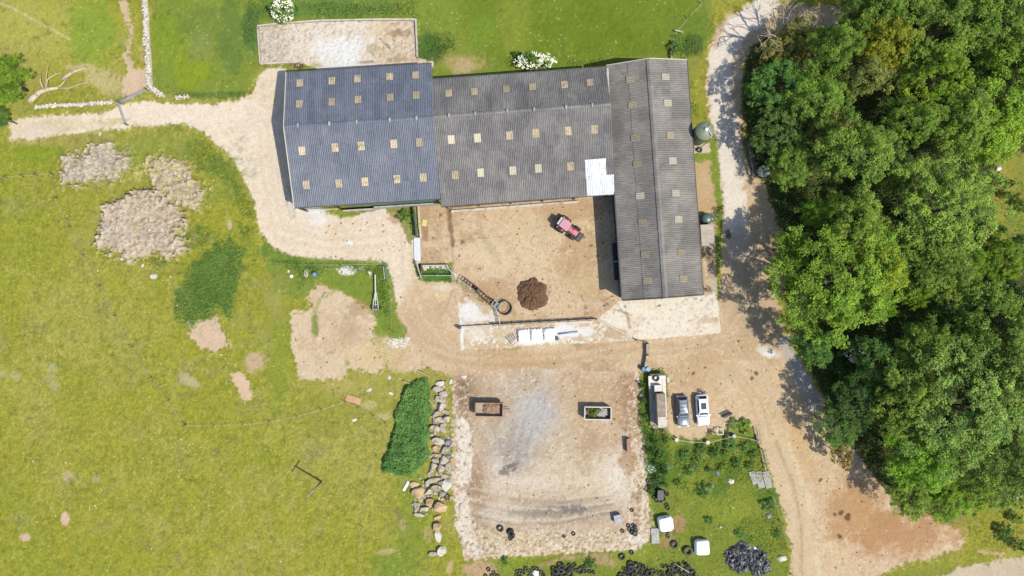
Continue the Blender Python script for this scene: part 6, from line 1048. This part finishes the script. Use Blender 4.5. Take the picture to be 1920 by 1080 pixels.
for a, b, m1 in [((871, 524), (896, 543), M_RUST), ((899, 546), (924, 569), M_RUSTL)]:
    n = para(a, b, 1)
    for k in (-3.6, 3.6): MB().beam(pq(a, n, k, .75), pq(b, n, k, .75), .07, 1.5).build('side_plate', M_RUST, t)
    for k in range(6): f = k / 5; p = Vector(a) * (1 - f) + Vector(b) * f; MB().beam(pq(p, n, -3.6, 1.5), pq(p, n, 3.6, 1.5), .08, .08).build('top_bar', m1, t)
    P4 = [pq(a, n, -3.2, .05), pq(b, n, -3.2, .05), pq(b, n, 3.2, .05), pq(a, n, 3.2, .05)]; MB().add(P4, [(0, 1, 2, 3)]).build('floor', M_WOOD, t)
MB().box(G(897.5, 545, .8), (.6, .3, 1.3), radians(50)).build('sliding_gate', M_DARKST, t)
cr = thing('cattle_crush', 'grey steel cattle crush between the rusty race and the ring feeder', 'cattle crush', G(930, 571), radians(-42))
for s in (1, -1):
    for z in (.3, .7, 1.1, 1.5): MB().beam((-.55, s * .36, z), (.55, s * .36, z), .06, .06).build('side_bar', M_STEEL, cr)
    for x in (-.55, .55): MB().beam((x, s * .36, 0), (x, s * .36, 1.7), .08, .08).build('upright', M_STEEL, cr)
for x in (-.55, 0, .55): MB().beam((x, -.36, 1.68), (x, .36, 1.68), .08, .08).build('roof_bar', M_STEEL, cr)
MB().box((.1, 0, 1.2), (.6, .6, .06)).build('roof_plate', pm('blue_steel', alb(120, 128, 140), .6, .2, 4, .05), cr); MB().box((0, 0, .05), (1.1, .7, .08)).build('floor', M_DARKST, cr)
rf = thing('ring_feeder', 'dark round ring feeder standing at the end of the cattle race', 'feeder', G(947, 577))
for z in (.15, .55, 1.0): MB().lathe([(1.0 + .045 * cos(a), z + .045 * sin(a)) for a in [k * pi / 3 for k in range(6)]], 26, (0, 0, 0), 0, 'z', True).build('hoop', M_DARKST, rf, True)
for k in range(16): a = k * pi / 8; MB().beam((1.0 * cos(a), 1.0 * sin(a), .12), (1.0 * cos(a + .12), 1.0 * sin(a + .12), 1.0), .04, .04).build('bar', M_DARKST, rf)
o = MB().lathe([(.99, .12), (1.0, .55), (.98, .55), (.97, .12)], 26, (0, 0, 0), 0, 'z', True).build('skirt', M_DARKST, rf, True)
t = thing('yard_wall', 'low concrete wall with a dark rail along the south side of the yard', 'wall'); MB().beam(G(861, 613, .25), G(1120, 599, .25), .22, .5).build('wall', M_CONC, t)
for z in (.85, 1.2): MB().beam(G(925, 609.5, z), G(1118, 599, z), .06, .06).build('rail', M_RUST, t)
for k in range(12): f = k / 11; MB().beam(G(925 + 193 * f, 609.5 - 10.5 * f, .45), G(925 + 193 * f, 609.5 - 10.5 * f, 1.25), .07, .07).build('post', M_RUST, t)
for k in range(10): f = k / 11; MB().beam(G(925 + 193 * f, 609.5 - 10.5 * f, .85), G(925 + 193 * (f + .06), 609.5 - 10.5 * (f + .06), 1.2), .04, .04).build('lattice_bar', M_RUST, t)
MB().box(G(862, 614, .5), (.5, .3, 1.0)).build('end_block', M_DARKST, t)
o = MB().beam(G(1120, 599, .1), G(1192, 637, .1), .16, .2).build('pad_kerb', M_CONC); tag(o, 'narrow slanting kerb from the yard wall to the edge of the concrete', 'kerb')
t = thing('timber_gate', 'pale timber rail gate between the concrete edge and the blue barrels', 'gate'); MB().beam(G(1192, 637, .5), G(1213, 643, .5), .1, .12).build('rail', M_WOOD, t); MB().beam(G(1213, 644, .55), G(1213, 665, .4), .45, .6).build('gate_leaf', M_WOOD, t); MB().beam(G(1213, 666, .5), G(1209, 688, .4), .42, .6).build('gate_leaf', M_WOOD, t)
for p in ((1192, 637), (1213, 643), (1213, 665), (1209, 689)): MB().beam(G(*p, 0), G(*p, 1.1), .14, .14).build('post', M_WOODD, t)
# white bulk bags, bales, heaps
def bag_mesh(name, L, Wd, h, seed, mat, wr=.03):
    r = np.random.default_rng(seed); n = 12; S = []
    for z, k in ((0, .93), (h * .15, 1.0), (h * .55, 1.02), (h * .85, .97), (h * .97, .86), (h, .68)):
        S.append([tuple(np.array([p[0] * k, p[1] * k, z]) + r.normal(size=3) * (wr if z > 0 else 0)) for p in rrect(Wd, L, 0, min(L, Wd) * .22, 4)])
    return MB().loft(S).mesh(name, mat, True)
for k, (x, y, L_, W_, lab) in enumerate([(982, 629, 2.0, 1.75, 'left of three white bulk bags on the concrete strip'), (1006, 627, 1.95, 1.75, 'middle of three white bulk bags on the concrete strip'), (1030, 626, 1.9, 1.75, 'right of three white bulk bags on the concrete strip')]): o = inst('bulk_bag', lump_mesh('bulk_bag', M_WHITEPL, W_ * 1.04, L_, .62, 110 + k, 18, .3, 3.0, False), None, G(x, y), (0, 0, radians(4))); tag(o, lab, 'bag', 'white bulk bags')
for k, (x, y, lab) in enumerate([(1246, 979, 'white wrapped bale beside the concrete slab, the upper of two'), (1314, 1023, 'white wrapped bale right of the largest tractor tyre, the lower of two')]): o = inst('wrapped_bale', bag_mesh('wrapped_bale', 2.15, 2.05, 1.15, 120 + k, M_WHITEPL, .055), None, G(x, y), (0, 0, radians(8 - 6 * k))); tag(o, lab, 'bale', 'white wrapped bales')
o = inst('muck_heap', lump_mesh('muck_heap', M_MANURE, 4.3, 4.6, .85, 130, 46, .5, None, False), None, G(1000, 552, -.02)); tag(o, 'round dark brown muck heap in the concrete yard', 'muck heap')
o = inst('sheeting_heap', lump_mesh('sheeting_heap', M_BLACKPL, 4.6, 4.4, .6, 131, 44, .9, None, False), None, G(1387, 1046, 0), (0, 0, .4)); tag(o, 'heap of crumpled black plastic sheeting at the bottom edge', 'plastic heap'); o2 = inst('sheeting_fold', lump_mesh('sheeting_fold', M_BLACKPL, 3.6, 4.4, .5, 132, 36, .9, None, False), o, (2.2, -1.6, -.02))
barrel('black tub beside the right-hand white bulk bag', 1043.5, 634, .3, .6, M_BLACKPL, 'tub')
o = MB().path([G(1047, 626, .15), G(1083, 622, .15)], [.12, .12], 8).build('pipe', pm('grey_blue_pipe', alb(150, 176, 184), .5, .1, 3, 0), None, True); tag(o, 'grey-blue pipe lying on the concrete right of the white bulk bags', 'pipe')
t = thing('bar_bundle', 'bundle of pale bars lying left of the white bulk bags', 'metal bars', G(959, 633), radians(-52))
for k in range(8): MB().beam((-.65 + .03 * k, -.6 + k * .17, .12 + .05 * (k % 2)), (.75 - .05 * k, -.55 + k * .16, .12), .07, .07).build('bar', M_GALV2 if k % 2 else M_DARKST, t)
# crates, tanks, boards, slabs, litter
p = G(1236, 925); t = thing('black_crate', 'black rectangular crate surrounded by tyres', 'crate', p, radians(-3)); MB().box((0, 0, .45), (.8, 1.35, .9)).build('body', M_BLACKPL, t); MB().box((0, 0, .93), (.86, 1.4, .07)).build('lid', M_DARKST, t)
p = G(1157, 970); t = thing('metal_tank', 'blue-grey square metal tank on the rubble pad', 'tank', p, radians(12)); MB().box((0, 0, .4), (1.0, 1.15, .8)).build('body', pm('zinc', alb(150, 154, 164), .55, .22, 3, .1), t); MB().box((0, 0, .82), (1.06, 1.2, .05)).build('lid', pm('zinc_lid', alb(176, 178, 186), .5, .25, 3, .1), t); MB().box((.1, -.1, .87), (.4, .4, .06)).build('hatch', M_STEEL, t)
p = G(1177, 833); t = thing('rusty_box', 'upright rusty steel box at the right edge of the rubble pad', 'steel box', p, radians(2)); MB().box((0, 0, .4), (.5, 1.95, .8)).build('body', M_RUSTL, t); MB().box((-.28, 0, .45), (.05, 1.9, .9)).build('back_plate', M_DARKST, t)
o = MB().box((0, 0, .08), (2.2, 1.0, .06)).build('board', M_PLY, None, False, G(663, 749), (radians(6), 0, radians(-17))); tag(o, 'orange-brown board leaning by the sagging pasture fence', 'board')
o = MB().box((0, 0, .12), (.28, 1.0, .2)).build('timber_block', M_WOOD, None, False, G(609, 554), (0, 0, radians(-28))); tag(o, 'short timber baulk on the worn dirt pad', 'timber')
o = MB().box((0, 0, .1), (.38, 1.55, .08)).build('white_board', M_WHITEPL, None, False, G(762, 911), (0, 0, radians(-30))); tag(o, 'white board lying in the grass beside the biggest pinkish boulder', 'board')
o = MB().box((0, 0, .08), (1.15, 2.2, .16)).build('concrete_slab', M_CONCG, None, False, G(1228, 1004), (0, 0, radians(3))); tag(o, 'flat grey-green concrete slab below the upper white bale', 'slab')
for k, (x, y, w, l, a, lab) in enumerate([(1412, 895, .85, 1.9, 20, 'left of three pale concrete slabs lying in the rough grass'), (1424, 899, 1.0, 2.5, 14, 'middle of three pale concrete slabs lying in the rough grass'), (1438, 899, .95, 2.5, 14, 'right of three pale concrete slabs lying in the rough grass')]): o = MB().box((0, 0, .1), (w, l, .14)).build('concrete_slab', M_CONCG, None, False, G(x, y), (0, 0, radians(a))); tag(o, lab, 'slab', 'concrete slabs in the rough grass')
t = thing('bench', 'dark wooden bench right of the parked cars', 'bench', G(1363, 778), radians(24)); MB().box((0, 0, .45), (1.4, .35, .06)).build('seat', M_WOODD, t); MB().box((0, .2, .75), (1.4, .05, .4)).build('backrest', M_WOODD, t)
for s in (1, -1): MB().box((s * .6, 0, .22), (.08, .35, .42)).build('leg', M_DARKST, t)
t = thing('table_frame', 'small white square table frame among brushwood below the cars', 'table', G(1348, 808), radians(3))
for a, b in (((-.45, -.4), (.45, -.4)), ((.45, -.4), (.45, .4)), ((.45, .4), (-.45, .4)), ((-.45, .4), (-.45, -.4))): MB().beam((*a, .6), (*b, .6), .1, .06).build('frame_bar', M_CREAM, t); MB().beam((*a, 0), (*a, .6), .07, .07).build('leg', M_CREAM, t)
def brush(name, label, px, py, n, l, mat, seed, cat, h=.35):
    r = random.Random(seed); t = thing(name, label, cat, G(px, py))
    for k in range(n):
        a = r.uniform(0, 6.28); x, y = r.uniform(-l * .6, l * .6), r.uniform(-l * .4, l * .4); dx, dy = cos(a) * l * r.uniform(.3, .6), sin(a) * l * r.uniform(.3, .6); MB().path([(x - dx, y - dy, r.uniform(.05, h)), (x, y, r.uniform(.1, h)), (x + dx, y + dy, r.uniform(.05, h))], r.uniform(.03, .06), 5).build('piece', mat if not isinstance(mat, list) else r.choice(mat), t)
    return t
brush('brushwood', 'dark brushwood left of the white table frame', 1329, 809, 9, .7, M_WOODD, 1, 'brushwood'); brush('brushwood', 'dark brushwood right of the white table frame', 1360, 812, 8, .6, M_WOODD, 2, 'brushwood'); t = brush('scrap_pile', 'pile of dark and pale scrap behind the white car', 1316, 738, 14, 1.0, [M_DARKST, M_WOODD, M_GALV2], 3, 'scrap', .7); MB().box((.1, -.2, .6), (.6, .45, .3), .3).build('grey_panel', M_STEEL, t); brush('scrap_metal', 'bent rusty scrap against the south-east corner of the east barn', 1328, 541, 9, .8, M_RUST, 4, 'scrap', .6)
brush('brushwood', 'brown dead branches at the south edge of the wood', 1757, 960, 12, 1.6, M_WOODD, 6, 'brushwood', .8); brush('white_scrap', 'white poles lying by the right edge of the lower meadow', 1913, 927, 6, 1.2, M_WHITEPL, 7, 'poles', .4)
t = thing('plastic_sack', 'torn white plastic sack with a purple ring at the edge of the rubble pad', 'sack', G(1222, 878), .3); inst('sack', lump_mesh('sack', M_WHITEPL, 1.25, 1.7, .22, 140, 16, .15, None, False), t); MB().lathe([(.2, .02), (.27, .04), (.27, .1), (.2, .12)], 14, (-.1, -.15, .22), 0, 'z', True).build('purple_ring', pm('purple', alb(96, 72, 150), .5, .1, 3, 0), t, True)
def litter(label, px, py, L_, W_, h, mat, seed, a=0.0, name='plastic_sheet', cat='plastic sheet'): o = inst(name, lump_mesh(name, mat, L_, W_, h, seed, 12, h * .8, None, False), None, G(px, py, .02), (0, 0, a)); tag(o, label, cat)
M_GREYPL = pm('grey_plastic', alb(150, 154, 160), .5, .2, 4, .1)
litter('pale grey plastic sheet in the nettles right of the white sack', 1251, 876, 1.1, .7, .25, M_GREYPL, 141, -.5); litter('dark plastic sheet lying in the rough grass below the left white drum', 1301, 871, 1.3, .6, .2, M_DARKST, 142, -.6); litter('upper grey plastic scrap in the middle of the rough grass', 1345, 886, .6, 1.2, .25, M_GREYPL, 143, .3); litter('white scrap of plastic near the concrete slabs', 1371, 903, .9, .8, .2, M_CREAM, 144, .5); litter('small white lump in the rough grass left of the white scrap', 1336, 911, .5, .45, .2, M_WHITEPL, 145); litter('yellowish-white lump in the grass right of the bales', 1350, 988, .45, .4, .2, M_CREAM, 146); litter('grey plastic lump on the right of the rough grass', 1441, 967, .9, .9, .3, M_GREYPL, 147); litter('pale crumpled sheet beside the track at the bottom of the rough grass', 1466, 1047, 1.4, 1.0, .25, M_CREAM, 148); litter('white litter among the tyres at the bottom edge', 1004, 1075, .9, 1.1, .25, M_WHITEPL, 149); litter('white stone-like lump at the right end of the clearing top', 1872, 316, .8, .6, .3, M_WHITEPL, 150); litter('white curved scrap right of the black plastic heap', 1417, 1028, .8, .35, .15, M_WHITEPL, 151, -.4); litter('grey scrap in the nettles left of the old flat trailer', 1201, 742, .7, .8, .3, M_GREYPL, 152)
o = MB().path([G(1262, 1053, .6), G(1291, 1071, .5)], [.06, .06], 6).build('wooden_pole', M_DEAD, None, True); tag(o, 'long pale pole lying across the big heap of tyres', 'pole')
for a, b, lab in [((787, 695), (806, 706), 'pale stake lying at the top of the nettle bank'), ((805, 748), (816, 764), 'pale stake leaning against the boulders'), ((758, 714), (769, 719), 'broken stake at the upper left of the nettle bank')]: o = MB().path([G(*a, .5), G(*b, .3)], [.07, .05], 6).build('stake', M_DEAD); tag(o, lab, 'stake')
for a, b, lab in [((1257, 98), (1258, 112), 'pale timber post lying at the north end of the east barn'), ((1264, 59), (1279, 63), 'pale plank lying in the grass north of the east barn')]: o = MB().beam(G(*a, .5), G(*b, .5), .16, .12).build('timber', M_CONC); tag(o, lab, 'timber')
# low kerb walls round the rubble platform
t = thing('platform_wall', 'low pale wall round the edge of the rubble platform north of the west barn', 'wall')
for a, b in [((484, 50), (520, 46)), ((520, 46), (600, 40)), ((600, 40), (700, 38)), ((700, 38), (779, 38)), ((780, 38), (783, 108)), ((484, 51), (489, 120)), ((490, 121), (562, 117))]: MB().beam(G(*a, .18), G(*b, .18), .22, .42).build('wall_section', M_CONC, t)
